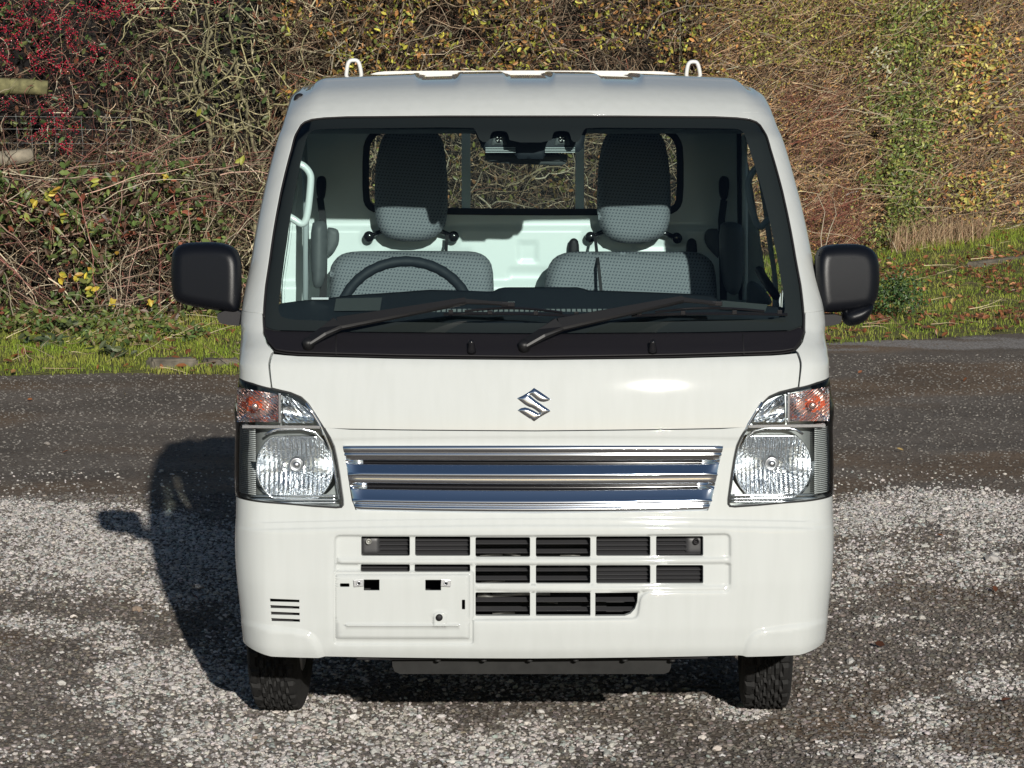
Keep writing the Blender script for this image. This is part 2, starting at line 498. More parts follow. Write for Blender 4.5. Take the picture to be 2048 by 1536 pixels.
M_steel = simple('radiator_steel', (.30, .30, .28), .45, metal=.6)
M_glass = glassmat('windscreen_glass', (.80, .90, .89), 1.5)
M_sglass = glassmat('side_window_glass', (.84, .92, .90), 1.42)
M_lens = glassmat('headlamp_lens', (.93, .95, .95), 1.35)
M_amber = simple('amber_bulb', (.50, .085, .03), .25, coat=.5)
M_lampgrey = simple('lamp_housing_grey', (.27, .29, .29), .3, metal=.4)
M_lampside2 = simple('lamp_carrier_grey', (.13, .14, .14), .4, metal=.1)
M_lampside = simple('lamp_side_grey', (.42, .44, .44), .3, metal=.1)
M_dash = simple('dashboard_plastic', (.020, .025, .032), .6, spec=.3, bump=.2, bscale=800)
M_dashmid = simple('dashboard_label', (.075, .082, .082), .6)
M_grey = simple('cabin_grey_plastic', (.10, .11, .115), .6)
M_lgrey = simple('cabin_light_grey', (.42, .47, .48), .5)
M_wiper = simple('wiper_black', (.007, .007, .008), .5)
M_belt = simple('belt_webbing', (.02, .02, .022), .8)
M_rubber = simple('tyre_rubber', (.009, .0087, .0085), .8, var=.5, vscale=25, bump=.5, bscale=250)
M_wheel = simple('wheel_steel', (.35, .35, .36), .4, metal=.5)
M_chassis = simple('chassis_black', (.015, .015, .015), .7)
M_post = simple('white_guard_paint', (.70, .70, .67), .35, coat=.6)
def fabric_mat():
    m, nt, b = newmat('seat_fabric'); b.inputs['Roughness'].default_value = .95; b.inputs['Specular IOR Level'].default_value = .1
    tc = N(nt, 'ShaderNodeTexCoord'); mp = N(nt, 'ShaderNodeMapping'); mp.inputs['Rotation'].default_value = (0, R(33), 0)
    L(nt, tc.outputs['Object'], mp.inputs[0])
    sx = N(nt, 'ShaderNodeSeparateXYZ'); L(nt, mp.outputs[0], sx.inputs[0])
    def sn(o, f):
        a = N(nt, 'ShaderNodeMath', _operation='MULTIPLY'); a.inputs[1].default_value = f; L(nt, o, a.inputs[0])
        s_ = N(nt, 'ShaderNodeMath', _operation='SINE'); L(nt, a.outputs[0], s_.inputs[0]); return s_.outputs[0]
    mu = N(nt, 'ShaderNodeMath', _operation='MULTIPLY'); L(nt, sn(sx.outputs[0], 420), mu.inputs[0]); L(nt, sn(sx.outputs[2], 560), mu.inputs[1])
    c = ramp(nt, mu.outputs[0], [(.38, (.23, .25, .27)), (.62, (.085, .095, .115))])
    no = N(nt, 'ShaderNodeTexNoise', Scale=700.0, Detail=2.0); L(nt, tc.outputs['Object'], no.inputs['Vector'])
    mx = N(nt, 'ShaderNodeMixRGB', _blend_type='MULTIPLY'); mx.inputs[0].default_value = .5
    L(nt, c, mx.inputs[1]); L(nt, ramp(nt, no.outputs[0], [(.3, (.6,) * 3), (.7, (1,) * 3)]), mx.inputs[2]); L(nt, mx.outputs[0], b.inputs['Base Color'])
    return m
M_fabric = fabric_mat()

truck = empty('pickup_truck', (0, 1.7, 0), 0, 'small white cab-over pickup truck facing the viewer, parked on the gravel', 'pickup truck')
# parts are modelled in world coordinates; the root stands between the wheels
_links = []
def T(o): _links.append(o); return o

# ------------------------------------------------------------------ outlines (traced, laid on the skin)
wsl_ = pxA([(523, 637), (524, 666), (531, 685), (546, 702), (570, 706), (598, 708), (793, 713), (1068, 716.5)])
wsu_ = pxA([(1068, 229.5), (890, 229.5), (695, 231), (650, 233), (624, 236), (608, 242), (598, 251), (588, 269), (580, 298), (555, 402), (539, 497), (528, 571)])
wsl_[-1, 0] = 0; wsu_[0, 0] = 0
wsA = np.concatenate([wsl_, mir(wsl_)[1:], mir(wsu_), wsu_[1:]])
split_px = 663
gl_px = [(525, 655), (546, 662), (700, 665), (1060, 668), (1400, 666), (1585, 662), (1600, 655)]
gap = .0022
def shrink(poly, d):
    """offset a polygon inward by d"""
    P = A(poly); n = len(P)
    a = 0.5 * np.sum(P[:, 0] * np.roll(P[:, 1], -1) - np.roll(P[:, 0], -1) * P[:, 1]); s = 1 if a > 0 else -1
    e = np.roll(P, -1, 0) - P; e /= np.linalg.norm(e, axis=1)[:, None] + 1e-12
    nn = s * np.stack([-e[:, 1], e[:, 0]], 1); m = nn + np.roll(nn, 1, 0); m /= np.sum(m * nn, 1)[:, None] + 1e-9
    ml = np.linalg.norm(m, axis=1); m = m / np.maximum(1, ml / 2.0)[:, None]
    return P + m * d

# key heights
zA = pxA([(528, 625)])[0][1]                 # seam of the pillar and the wing
ZS = 1.600                                   # where the roof chart takes over
phB = lambda z: side(1.50, z)[0]
# headlight outline (left)
hl_px = [(480, 758), (505, 767), (542, 776), (581, 785), (602, 794), (616, 807), (630, 828), (648, 855), (660, 875), (668, 893), (674, 920), (679, 950), (686, 1000), (686, 1010), (682, 1015), (672, 1016), (625, 1013), (581, 1009), (540, 1006), (505, 1002), (485, 998)]
hlF = pxA(hl_px)
zt_, zb_ = hlF[0][1], hlF[-1][1]
hl_side = [side(.30, zb_ + .006), side(.32, zb_ + .03), side(.33, (zt_ + zb_) / 2), side(.32, zt_ - .05), side(.26, zt_ - .004)]
hlA = np.concatenate([hlF, A(hl_side)])
# hood outline: left edge from cowl to lamp, along lamp, seam, mirrored
hoodL = pxA([(545, 706), (543, 776), (581, 785), (602, 794), (616, 807), (630, 828), (648, 857)])
hood_bot = pxA([(648, 857), (700, 858.5), (800, 860), (1068, 862)])
cowl_bot = pxA([(545, 706), (570, 709), (598, 711), (793, 716), (1068, 718.5)])
halfh = np.concatenate([cowl_bot[::-1], hoodL[1:], hood_bot[1:]])
hoodA = np.concatenate([halfh[:-1], mir(halfh)[:-1]])
hoodA[:, 0] = np.where(np.abs(hoodA[:, 0]) < .012, 0, hoodA[:, 0])

# ---- cab shell: pillars, header, B pillars
W_ = wsA
iL = [i for i in range(len(W_)) if W_[i, 1] > zA - .02]
top = W_[W_[:, 1] > zA]
left_cut = np.interp(zA, [W_[0, 1], W_[-1, 1]], [0, 1])
# windscreen loop starts at the lower left, runs counter-clockwise along the bottom, so the upper run is from the right seam round to the left seam
ir = next(i for i in range(8, len(W_)) if W_[i, 1] > zA)          # first point above the seam on the right
runup = W_[ir:]                                                  # right -> over the top -> left
runup = runup[runup[:, 1] > zA]
pr = np.array([np.interp(zA, [W_[ir - 1, 1], W_[ir, 1]], [W_[ir - 1, 0], W_[ir, 0]]), zA])
pl = np.array([-pr[0], zA])
# door outline (left, chart A): front edge slopes with the pillar
yF, yR = .50, 1.40
doorL = A([side(yF, .60), side(yF, zA), side(.66, 1.30), side(.80, 1.47), side(.90, 1.52), side(1.33, 1.52), side(yR, 1.47), side(yR, .36), side(1.06, .36), side(1.02, .50), side(.90, .60), side(.70, .635)])
doorRt = mir(doorL)
shell = [tuple(side(1.5, .36)), tuple(side(1.5, 1.0)), tuple(side(1.5, 1.45)), tuple(side(1.5, ZS))]
shell += [(p, ZS) for p in np.linspace(side(1.5, ZS)[0], -side(1.5, ZS)[0], 60)[1:-1]]
shell += [(-a, b) for a, b in [side(1.5, ZS), side(1.5, 1.45), side(1.5, 1.0), side(1.5, .36)]]
dl = doorL[[7, 6, 5, 4, 3, 2, 1]]           # up the rear edge, over the top, down the front
drt = dl * [-1, 1]
shell += [tuple(p) for p in drt] + [tuple(pr + [-.001, 0])] + [tuple(p) for p in runup] + [tuple(pl)] + [tuple(p) for p in dl[::-1]]
T(skin_mesh('cab_shell', shell, chart=chartA, step=.016, bstep=.010, lip=.012, mats=[M_paint]))
# roof
edge = chartA(A([(p, ZS) for p in np.linspace(side(1.5, ZS)[0], -side(1.5, ZS)[0], 120)]))
T(skin_mesh('roof', edge[:, :2], chart=chartB, step=.0075, bstep=.0075, lip=.006, mats=[M_paint], edge=.0004))
# wings (one each side): from the seam down to the headlamp, back to the door
kb = next(i for i in range(len(W_)) if i < 10 and W_[i][1] < zA)
wl = [tuple(pl - [0, gap])] + [tuple(W_[i]) for i in range(0, 4)] + [tuple(pxA([(543, 706)])[0] - [.002, 0])] + [tuple(pxA([(541, 775)])[0])]
wl += [tuple(p + [0, .0025]) for p in hlF[1::-1]] + [tuple(p) for p in (A(hl_side[::-1]) + [-.004, .0])]
wl += [tuple(side(.36, zb_ - .004)), tuple(side(.38, .60)), tuple(side(yF - .006, .60)), tuple(side(yF - .006, zA - gap))]
for s_ in (0, 1):
    P_ = A(wl) if s_ == 0 else mir(wl)
    T(skin_mesh('wing', P_, step=.014, bstep=.009, mats=[M_paint]))
# doors
win = A([side(.60, 1.07), side(.70, 1.24), side(.85, 1.44), side(.92, 1.485), side(1.30, 1.485), side(1.345, 1.44), side(1.345, 1.07), side(1.30, 1.05), side(.66, 1.05)])
for s_ in (0, 1):
    P_ = shrink(doorL, .003); Wn = win
    if s_: P_ = mir(P_); Wn = mir(win)
    d = T(skin_mesh('door', P_, [Wn], step=.03, bstep=.02, mats=[M_paint]))
    g = skin_mesh('window', shrink(Wn, -.006), level=-.012, step=.05, bstep=.03, lip=0, mats=[M_sglass], parent=d)
    c = side(1.27, .98, -1 if s_ == 0 else 1); q = chartA(A([c]))[0]
    hb = MB().box(q + [(-.014 if s_ == 0 else .014), 0, 0], (.028, .13, .035), bev=.008); hb.build('handle', [M_black], d)
    lin = skin_mesh('inner_trim', shrink(P_, .02), [shrink(Wn, -.03)], level=-.05, step=.04, bstep=.03, lip=0, mats=[M_inner], parent=d)

# hood
hood = T(skin_mesh('front_panel', shrink(hoodA, gap), step=.012, bstep=.008, mats=[M_paint]))

# ------------------------------------------------------------------ bumper / fascia
gr_px = [(686, 891), (1446, 891.5), (1441, 915), (1424, 1000), (1416, 1021), (1300, 1024), (1068, 1026.5), (840, 1024), (711, 1020), (703, 1000), (690, 915)]
grA = pxA(gr_px)
cells = []
def cell(x0, y0, x1, y1, r=3, rbr=None):
    c = rrect(x0, y0, x1, y1, r, 3)
    cells.append((x0, y0, x1, y1)); return c
X1 = [(721, 820), (829, 941), (950, 1061), (1071, 1182), (1192, 1302), (1312, 1408)]
hole_px = []
for i, (a, b) in enumerate(X1):
    hole_px.append(cell(a, 1071 + (3 if 1 < i < 4 else 1), b, 1113 + (2 if 1 < i < 4 else 0), 4))
for i, (a, b) in enumerate(X1):
    if i < 2: hole_px.append(cell(a - 1, 1128, b, 1144.5, 4))
    else: hole_px.append(cell(a, 1130, b, 1168.5, 4))
for i, (a, b) in enumerate(X1[2:5]):
    if i < 2: hole_px.append(cell(a, 1185, b, 1233.5, 3))
    else: hole_px.append(A([(1190, 1186), (1277, 1185), (1276, 1205), (1271, 1219), (1262, 1229), (1250, 1233.5), (1190, 1234)])); cells.append((1190, 1185, 1277, 1234))
hole_px += [rrect(727, 1158, 760, 1181, 1.5), rrect(850, 1158.5, 883, 1181, 1.5), rrect(679.5, 1165.5, 700, 1174, 2.5), rrect(923, 1198, 931, 1219, 2.5)]
lv = [(540, 1195.5, 600, 1204.5), (541, 1208.5, 600, 1217.5), (542, 1221.5, 600.5, 1230.5), (543, 1234.5, 601, 1243.5)]
for i, (a, b, c, d) in enumerate(lv): hole_px.append(A([(a, b), (c, b + 2.5), (c, d), (a + .5, d - 1.5)]))
holesA = [pxA(h) for h in hole_px]
def fx(px): return pxA(px)
# upper edge: below the hood seam, round the lamps
up = np.concatenate([A([(0, hood_bot[-1, 1])]), hood_bot[:-1][::-1]])
lampin = hlF[7:]                                                  # from the seam corner down and along the bottom of the lamp
bl = [tuple(p) for p in up[:-1] - [0, gap]] + [tuple(lampin[0] + [.003, -.002])]
lsh = shrink(hlA, -.0022)
bl += [tuple(p) for p in lsh[8:len(hlF)]] + [tuple(side(.30, zb_ + .003)), tuple(side(.37, zb_ - .006))]
zbot = pxA([(700, 1311)])[0][1]
bl += [tuple(side(.40, .60)), tuple(side(.42, .50)), tuple(side(.42, .36)), tuple(side(.40, .33)), tuple(side(.25, .30))]
bot = pxA([(520, 1300), (545, 1306), (600, 1308), (700, 1310), (850, 1312), (1068, 1313)])
bot[-1][0] = 0
c0 = side(.13, .292)
bl += [tuple(c0)] + [tuple(p) for p in bot]
bl = A(bl); bl[0, 0] = 0
bumA = np.concatenate([bl, mir(bl)[1:-1]])
px_relief = {
 'r1': roundpoly([(666, 1067), (1464, 1064), (1464, 1187), (1286, 1188), (1278, 1241), (666, 1243)], 16),
 'plate': rrect(671, 1148, 940, 1277, 4), 'frame': rrect(666, 1140, 949, 1289, 8),
 'ridge': A([(690, 1247), (920, 1247), (920, 1252), (690, 1252)]),
 'tab': A([(866, 1252), (866, 1228), (872, 1222), (888, 1222), (894, 1228), (894, 1252)]),
 'ledL': roundpoly([(400, 1246), (540, 1247), (636, 1259), (658, 1330), (400, 1340)], 30),
 'ledR': roundpoly([(1730, 1240), (1600, 1243), (1496, 1255), (1474, 1330), (1730, 1340)], 30),
 'bar1': A([(672, 1113), (1462, 1112), (1462, 1128), (672, 1128)]),
 'bar2': A([(950, 1169), (1462, 1168), (1462, 1184), (950, 1184)]),
}
xz_relief = {k: hit(np.clip(v, [469, 0], [1655, 1311.]))[:, [0, 2]] if k not in ('ledL', 'ledR') else unp(v, .02)[:, [0, 2]] for k, v in px_relief.items()}
zs1 = hit([[1068, 1052]])[0][2]; zs2 = hit([[1068, 1040]])[0][2]; zs3 = hit([[1068, 880]])[0][2]; zs4 = hit([[1068, 869]])[0][2]
def bumrel(p):
    q = p[:, [0, 2]]; z = p[:, 2]
    zc = z + .012 * (p[:, 0] / .7) ** 2 * 1.2
    h = .006 * (1 - sm(zc, zs1 - .004, zs1 + .006)) + .004 * (1 - sm(zc, zs2, zs2 + .006)) - .003 * (1 - sm(zc, zs3, zs4))
    near = (p[:, 1] < .2)
    def w(k, soft, inner=True): return 1 - sm(sdpoly(q, xz_relief[k]), -soft, 0)
    def dome(k, d): return np.clip(-sdpoly(q, xz_relief[k]) / d, 0, 1) ** .5
    a = w('r1', .010) * (1 - w('frame', .004)); b = w('frame', .006)
    h = h - .012 * a + .0075 * a * np.maximum(dome('bar1', .006), dome('bar2', .006))
    h = h - .006 * b + .0045 * w('plate', .0025) * b
    h = h + .003 * w('ridge', .002) + .003 * w('tab', .003)
    h = h + .007 * w('ledL', .016) + .007 * w('ledR', .016)
    return h * (1 - .85 * sm(np.abs(p[:, 0]), .64, .73))
rel_extra = []
for k_, so_ in (('r1', .010), ('plate', .0025), ('frame', .006), ('ridge', .002), ('tab', .003), ('ledL', .013), ('ledR', .013)):
    for off_ in (0, so_ * .5, so_):
        q_ = shrink(xz_relief[k_], off_); q_ = densify(q_, .006); q_ = q_[(np.abs(q_[:, 0]) < .72) & (q_[:, 1] > .27)]
        rel_extra.append(pxA(proj(np.stack([q_[:, 0], bow(q_[:, 0], q_[:, 1]) + np.interp(q_[:, 1], _zt, _ct), q_[:, 1]], 1))))
for zc_ in (zs1 - .004, zs1 + .001, zs1 + .006, zs2, zs2 + .003, zs2 + .006, zs3, (zs3 + zs4) / 2, zs4):
    xs_ = np.linspace(-.66, .66, 210); q_ = np.stack([xs_, zc_ - .0144 * (xs_ / .7) ** 2], 1)
    rel_extra.append(pxA(proj(np.stack([q_[:, 0], bow(q_[:, 0], q_[:, 1]) + np.interp(q_[:, 1], _zt, _ct), q_[:, 1]], 1))))
bumper = T(skin_mesh('bumper', bumA, [shrink(grA, -.001)] + holesA, step=.0072, bstep=.0060, lip=.018, holelip=[.018] + [.018] * (len(holesA) - 8) + [.006] * 4 + [.004] * 4, relief=bumrel, mats=[M_paint], extra=rel_extra))
# ------------------------------------------------------------------ number plate recess fittings and louvre backs
def pt(px, py, off=0.0):
    """world point on the skin under a pixel, moved outward by off"""
    p = hit([[px, py]])[0]; n = nrm(p[None])[0]; return p + n * off
for (a, b) in (((708, 1158), (728, 1172)), ((882, 1158), (902, 1172))):
    p = pt((a[0] + b[0]) / 2, (a[1] + b[1]) / 2, .0105)
    mb = MB().box(p, (.024, .003, .017), Matrix.Rotation(R(-5 if a[0] < 800 else 4), 3, 'Y'), .0006)
    mb.lathe([(.005, .0), (.005, .003), (.003, .0032), (.003, -.001)], p + [0, -.0015, 0], (0, -1, 0), 16)
    T(mb.build('plate_clip', [M_satin]))
p = pt(879, 1233, .0125)
T(MB().lathe([(.0085, -.002), (.0085, .001), (.006, .003), (.002, .0035)], p, (0, -1, 0), 20).build('blanking_plug', [M_black]))
# dark box behind the openings, with the louvre slats
mb = MB()
p0 = u1(500, 1066, .10); p1 = u1(1620, 1250, .10)
mb.box(((-.02), .16, (p0[2] + p1[2]) / 2 - .01), (1.34, .012, .36))
mb.box((-.02, .10, .28), (1.30, .12, .006)); T(mb.build('inner_bulkhead', [M_dark]))
mb = MB()
def slat(x0, x1, py, d=.020, hgt=.0025, dep=.018, tilt=25):
    a = u1(x0, py, .02 + d); b = u1(x1, py, .02 + d); c = (a + b) / 2
    mb.box(c + [0, bow(c[0], c[2]), 0], (abs(b[0] - a[0]) + .012, dep, hgt), Matrix.Rotation(R(tilt), 3, 'X'), .0006)
for i, (a, b) in enumerate(X1):
    full = i in (0, 1, 4, 5)
    for y in ((1078, 1087, 1096, 1105) if full else (1084, 1102)): slat(a - 4, b + 4, y, hgt=.002 if not full else .0035)
    for y in ((1133, 1140) if i < 2 else (1137, 1146, 1154, 1162) if i > 3 else (1138, 1156)): slat(a - 4, b + 4, y, hgt=.002 if not full else .0035)
    if 1 < i < 5:
        for y in ((1199, 1218)): slat(a - 4, min(b, 1274) + 2, y, hgt=.002)
T(mb.build('grille_slats', [M_slat]))
for (a, b) in (((721, 1073), (760, 1112)), ((1371, 1073), (1408, 1111))):   # tow eye covers at both ends of the top row
    q = rrect(a[0], a[1], b[0], b[1], 8); w_ = unp(q, .03)[:, [0, 2]]
    o = T(pillow('tow_hook_cover', w_, .046, .006, .02, [M_slat], step=.006, r=.012))
    c = u1((a[0] + b[0]) / 2 + (-3 if a[0] < 900 else 3), 1083, .03)
    MB().lathe([(.0075, 0), (.0075, .010), (.0045, .011), (.0045, .004)], c + [0, .008, 0], (0, -1, 0), 20).build('bolt', [M_steel if a[0] < 900 else M_black], o)
mb = MB()                                                            # radiator and pipes glimpsed behind the centre cells
random.seed(3)
c = u1(1060, 1150, .12); mb.box(c, (.38, .010, .19))
for k in range(16): mb.box(c + [0, -.008, -.09 + .012 * k], (.37, .004, .002))
T(mb.build('radiator', [M_chassis]))
mb = MB()
for (ax, ay, bx, by, r) in ((960, 1112, 1005, 1108, .004), (1005, 1104, 1040, 1113, .005), (962, 1166, 1010, 1161, .004), (955, 1190, 985, 1194, .007), (985, 1190, 1100, 1187, .006), (1010, 1200, 1116, 1203, .006), (985, 1228, 1030, 1224, .004), (1120, 1110, 1160, 1112, .004), (1195, 1104, 1266, 1102, .003), (1245, 1158, 1262, 1161, .003), (1335, 1108, 1350, 1108, .003), (885, 1106, 905, 1105, .004)):
    a = u1(ax, ay, .068); b = u1(bx, by, .068); T(MB().tube([a, (a + b) / 2 + [0, 0, .002], b], r, 6).build('pipe', [M_steel]))

# lower lip strip and air dam
a = u1(713, 1314, .06); b = u1(1415, 1314, .06)
T(MB().box(((a[0] + b[0]) / 2, .07, a[2] + .001), (b[0] - a[0], .05, .012), None, .003).build('lower_lip', [M_black]))
q = A([(783, 1312), (1344, 1312), (1342, 1335), (1338, 1344), (1328, 1348), (800, 1348), (789, 1343), (785, 1333)])
w_ = unp(q, .085)[:, [0, 2]]
mb = MB().prism([tuple(v) for v in w_], .085, .10)
T(mb.build('air_dam', [M_dam]))
mb = MB()
for x in (734, 876, 968, 1060, 1152, 1250, 1345):
    c = u1(x, 1319, .05); T(MB().lathe([(.007, 0), (.007, .004), (.003, .006)], c, (0, 0, -1), 10).build('lip_clip', [M_chassis]))

# ------------------------------------------------------------------ chrome grille
prof = [(889.5, .004, 0), (891, -.002, 0), (894, -.0055, 0), (899, -.0055, 0), (904, -.0035, 0), (906, -.0010, 0), (907.5, -.0025, 0), (910, -.0040, 0), (912.5, -.0025, 0), (914, .0000, 0), (920, .0010, 0),
        (921, .004, 1), (922, .020, 1), (928.0, .022, 1), (928.6, .010, 1), (929.0, .0065, 0), (930.5, .0055, 0), (946, -.0030, 0), (949, -.0052, 0), (951.5, -.0050, 0), (953.5, -.0030, 0), (955, -.0022, 0), (960, -.0024, 0), (966, -.0020, 0), (968, .0005, 0),
        (969, .006, 1), (970, .020, 1), (979.5, .022, 1), (980, .012, 1), (980.5, .0065, 0), (983, .0055, 0), (1001, -.0030, 0), (1004, -.0052, 0), (1006.5, -.0050, 0), (1008.5, -.0020, 0), (1011, .0005, 0),
        (1013, .0010, 0), (1014, -.002, 0), (1016, -.0045, 0), (1019, -.0050, 0), (1022, -.0040, 0), (1025, .000, 0), (1027, .006, 0)]
NX = 90
def gx(side_, v):
    """left / right boundary pixel at a height parameter (py at the centre)"""
    t = np.clip((v - 891) / (1026 - 891), 0, 1)
    return np.interp(t, [0, .08, .85, 1], [685.5, 687, 705, 713]) if side_ < 0 else np.interp(t, [0, .08, .85, 1], [1446.5, 1445, 1425, 1415])
V = []; F = []; FM = []
for i, (py, d, mi) in enumerate(prof):
    xl, xr = gx(-1, py), gx(1, py)
    ins = 20 if (920.5 < py < 950 or 968.5 < py < 1005) else 0
    for j in range(NX + 1):
        t = j / NX; px = xl + (xr - xl) * t
        sag = -6.5 * ((px - 1066) / 380) ** 2 * np.clip((py - 891) / 135, 0, 1) + .5 * ((px - 1066) / 380) ** 2
        e = min(px - xl, xr - px)
        dd = d
        if ins:      # the slots and bars end in slanted returns
            k = np.clip((e - 5) / 14, 0, 1); dd = -.001 + (d + .001) * k
        if e < 4: dd = dd + .004 * (1 - e / 4)
        q = np.array([px, py + sag]); V.append((q[0], q[1], dd))
V = A(V); H = hit(V[:, :2]); n0 = nrm(H); Pw = H - n0 * V[:, 2:3] - n0 * .002
k = NX + 1
for i in range(len(prof) - 1):
    for j in range(NX):
        F.append((i * k + j, i * k + j + 1, (i + 1) * k + j + 1, (i + 1) * k + j)); FM.append(1 if prof[i][2] and prof[i + 1][2] and 3 < j < NX - 4 else 0)  # slot faces coloured black in place of shade in the recess
me = npmesh('grille', Pw, F, FM, smooth=True)
grille = T(link('grille', me, mats=[M_chrome, M_blackg]))
# ------------------------------------------------------------------ emblem
em = [(730, 180), (900, 285), (1100, 420), (1345, 592), (1250, 655), (1100, 690), (980, 680), (860, 630), (625, 430), (585, 462), (800, 640), (950, 745), (1150, 880), (1355, 1025), (1120, 1150), (920, 1270), (740, 1402), (560, 1290), (350, 1150), (130, 1000),
      (250, 920), (400, 890), (540, 925), (720, 1010), (905, 1118), (928, 1085), (760, 960), (660, 905), (550, 872), (400, 790), (250, 670), (110, 560), (330, 455), (520, 345), (640, 260)]
emp = A([(1028 + x * .05468, 766 + y * .05468) for x, y in em])
emA = pxA(emp)
V2, F2, lps = triangulate(emA, [], .0025, .002)
d = polydist(V2, lps[0]); P = chartA(V2); P = P + nrm(P) * (.0015 + .0030 * (1 - (1 - np.clip(d / .0085, 0, 1)) ** 2))[:, None]
fn = np.cross(P[F2[:, 1]] - P[F2[:, 0]], P[F2[:, 2]] - P[F2[:, 0]]); bad = fn[:, 1] > 0; F2[bad] = F2[bad][:, ::-1]
base = chartA(lps[0]); top_ = base + nrm(base) * .0015; m = len(base)
mb = MB().add(P, [tuple(f) for f in F2], True); mb.add(np.concatenate([base, top_]), [(i, (i + 1) % m, (i + 1) % m + m, i + m) for i in range(m)])
T(mb.build('emblem', [M_chrome]))

# ------------------------------------------------------------------ headlamps
def headlight(s):
    """s=-1 the viewer's left lamp, traced; s=+1 its mirror image"""
    f = (lambda P: A(P)) if s < 0 else (lambda P: mir(P))
    hc_ = u1(592, 930, .10); hcirc = [(hc_[0] + .0915 * math.cos(t), max(hc_[2] - .0745, min(hc_[2] + .0725, hc_[2] + .0905 * math.sin(t)))) for t in np.linspace(0, 2 * math.pi, 48)[:-1]]
    hcA = pxA(proj([[x_, .062, z_] for x_, z_ in hcirc]))
    root = T(skin_mesh('headlight', f(shrink(hlA, -.0005)), [f(hcA)], level=-.045, step=.012, bstep=.008, lip=0, mats=[M_lampgrey]))
    # surround wall
    lp = densify(f(hlA), .008); a = chartA(lp, .0); b = chartA(lp, -.05); m = len(lp)
    inn = densify(f(shrink(hlA, .006)), .008)
    rim = skin_mesh('surround', f(shrink(hlA, .0005)), [f(shrink(hlA, .0022))], level=.0004, step=.01, bstep=.007, lip=.003, mats=[M_seam], parent=root)
    wall = npmesh('wall', np.concatenate([a - nrm(a) * .003, b]), [(i, (i + 1) % m, (i + 1) % m + m, i + m) for i in range(m)], smooth=True)
    link('inner_wall', wall, root, [M_lampside])
    def lens_rel(p):
        z = p[:, 2]; d = polydist(np.stack([np.arctan2(np.abs(p[:, 0]), YA - p[:, 1]) * -1, z], 1), hlA)
        c = unp([[465, 818]], .18)[0]
        bul = .006 * np.exp(-((z - c[2]) / .030) ** 2) * sm(p[:, 1], .07, .13) * (1 - sm(p[:, 1], .22, .30))
        return .0022 * np.clip(d / .012, 0, 1) ** .5 + bul
    skin_mesh('lens', f(shrink(hlA, .002)), level=0, step=.010, bstep=.007, lip=.01, relief=lens_rel, mats=[M_lens], parent=root)
    X = lambda v: v if s < 0 else -v - .008
    def wp(px, py, y): q = u1(px, py, y); return np.array([q[0] if s < 0 else -q[0] - .006, q[1], q[2]])
    # main reflector bowl
    c = wp(592, 930, .105); rr = .0935
    V = []; F = []; nr, na = 24, 150
    random.seed(11)
    for i in range(nr + 1):
        r = rr * (i / nr) if i else .002
        for j in range(na):
            t = 2 * math.pi * j / na
            x = r * math.cos(t); z = r * math.sin(t) * .98
            z = min(z, .074); z = max(z, -.076)
            dep = .062 * (1 - (r / rr) ** 2)
            fl = (.0011 * math.cos(x * 560) * (1 if abs(z) > .018 or abs(x) < .03 else .35) + .0013 * math.cos(z * 95)) * min(1, r / .03) + random.uniform(-.00016, .00016)
            V.append((c[0] + x, c[1] - .045 + dep + fl, c[2] + z))
    F = [(i * na + j, i * na + (j + 1) % na, (i + 1) * na + (j + 1) % na, (i + 1) * na + j) for i in range(nr) for j in range(na)]
    mb = MB().add(V, F, False)
    # rim tube of the bowl and the chrome plinth below
    ring = [(c[0] + rr * 1.01 * math.cos(t), c[1] - .047, c[2] + max(-.077, min(.075, rr * math.sin(t)))) for t in np.linspace(0, 2 * math.pi, 60)]
    mb.tube(ring, .0018, 6)
    bowl = mb.build('reflector', [M_chrome_r], root)
    q = A([wp(585, 990, .06), wp(684, 990, .06), wp(684, 1003, .06), wp(560, 1000, .06)])
    mb = MB()
    for k_, (y0_, y1_) in enumerate(((992, 996), (998, 1001), (1003, 1006))):
        pts = [wp(x, y0_ + (k_ * 1.0) - (.0 if x > 560 else (560 - x) * .02), .052 + .0035 * k_ + max(0, (560 - x)) * .0006) for x in np.linspace(500, 680, 14)]
        mb.tube(pts, .0030, 6)
    mb.build('trim_rib', [M_chrome_r], root)
    # blue-sky catching crescent beside the bowl
    cr = [wp(x, y, .062) for x, y in ((501, 925), (507, 950), (517, 975), (530, 992), (541, 993), (526, 972), (517, 950), (513, 925))]
    V = [tuple(p + [0, (.012 if i < 4 else .0), 0]) for i, p in enumerate(cr)]
    MB().add(V, [(0, 1, 6, 7), (1, 2, 5, 6), (2, 3, 4, 5)], True).build('side_reflector', [M_chrome], root)
    # bulb shield
    b0 = wp(595, 925, .088)
    mb = MB().lathe([(.0185, .000), (.0185, .030), (.0165, .036), (.013, .036), (.012, .031), (.009, .034), (.0075, .040), (.004, .042)], b0 + [0, -.012, 0], (0, -1, 0), 28)
    mb.build('bulb_shield', [M_satin], root)
    # indicator: reflector box, amber bulb, clear facets
    g = [wp(x, y, .075) for x, y in ((488, 777), (541, 786), (554, 800), (556, 828), (548, 843), (484, 842))]
    mb = MB(); cxx = sum(p[0] for p in g) / 6; czz = sum(p[2] for p in g) / 6
    nn_ = 19
    P_ = []; qs = []
    for i in range(nn_):
        for j in range(nn_):
            px = 474 + (556 - 474) * i / (nn_ - 1); py = (777 + (px - 488) * .17) * (1 - j / (nn_ - 1)) + 844 * (j / (nn_ - 1))
            u = (i / (nn_ - 1) * 2 - 1); v = (j / (nn_ - 1) * 2 - 1)
            q = wp(px, py, .070 + max(0, 520 - px) * .0012 + .030 * (1 - max(abs(u), abs(v)) ** 3) + (.0025 if (i + j) % 2 else 0)); P_.append(q)
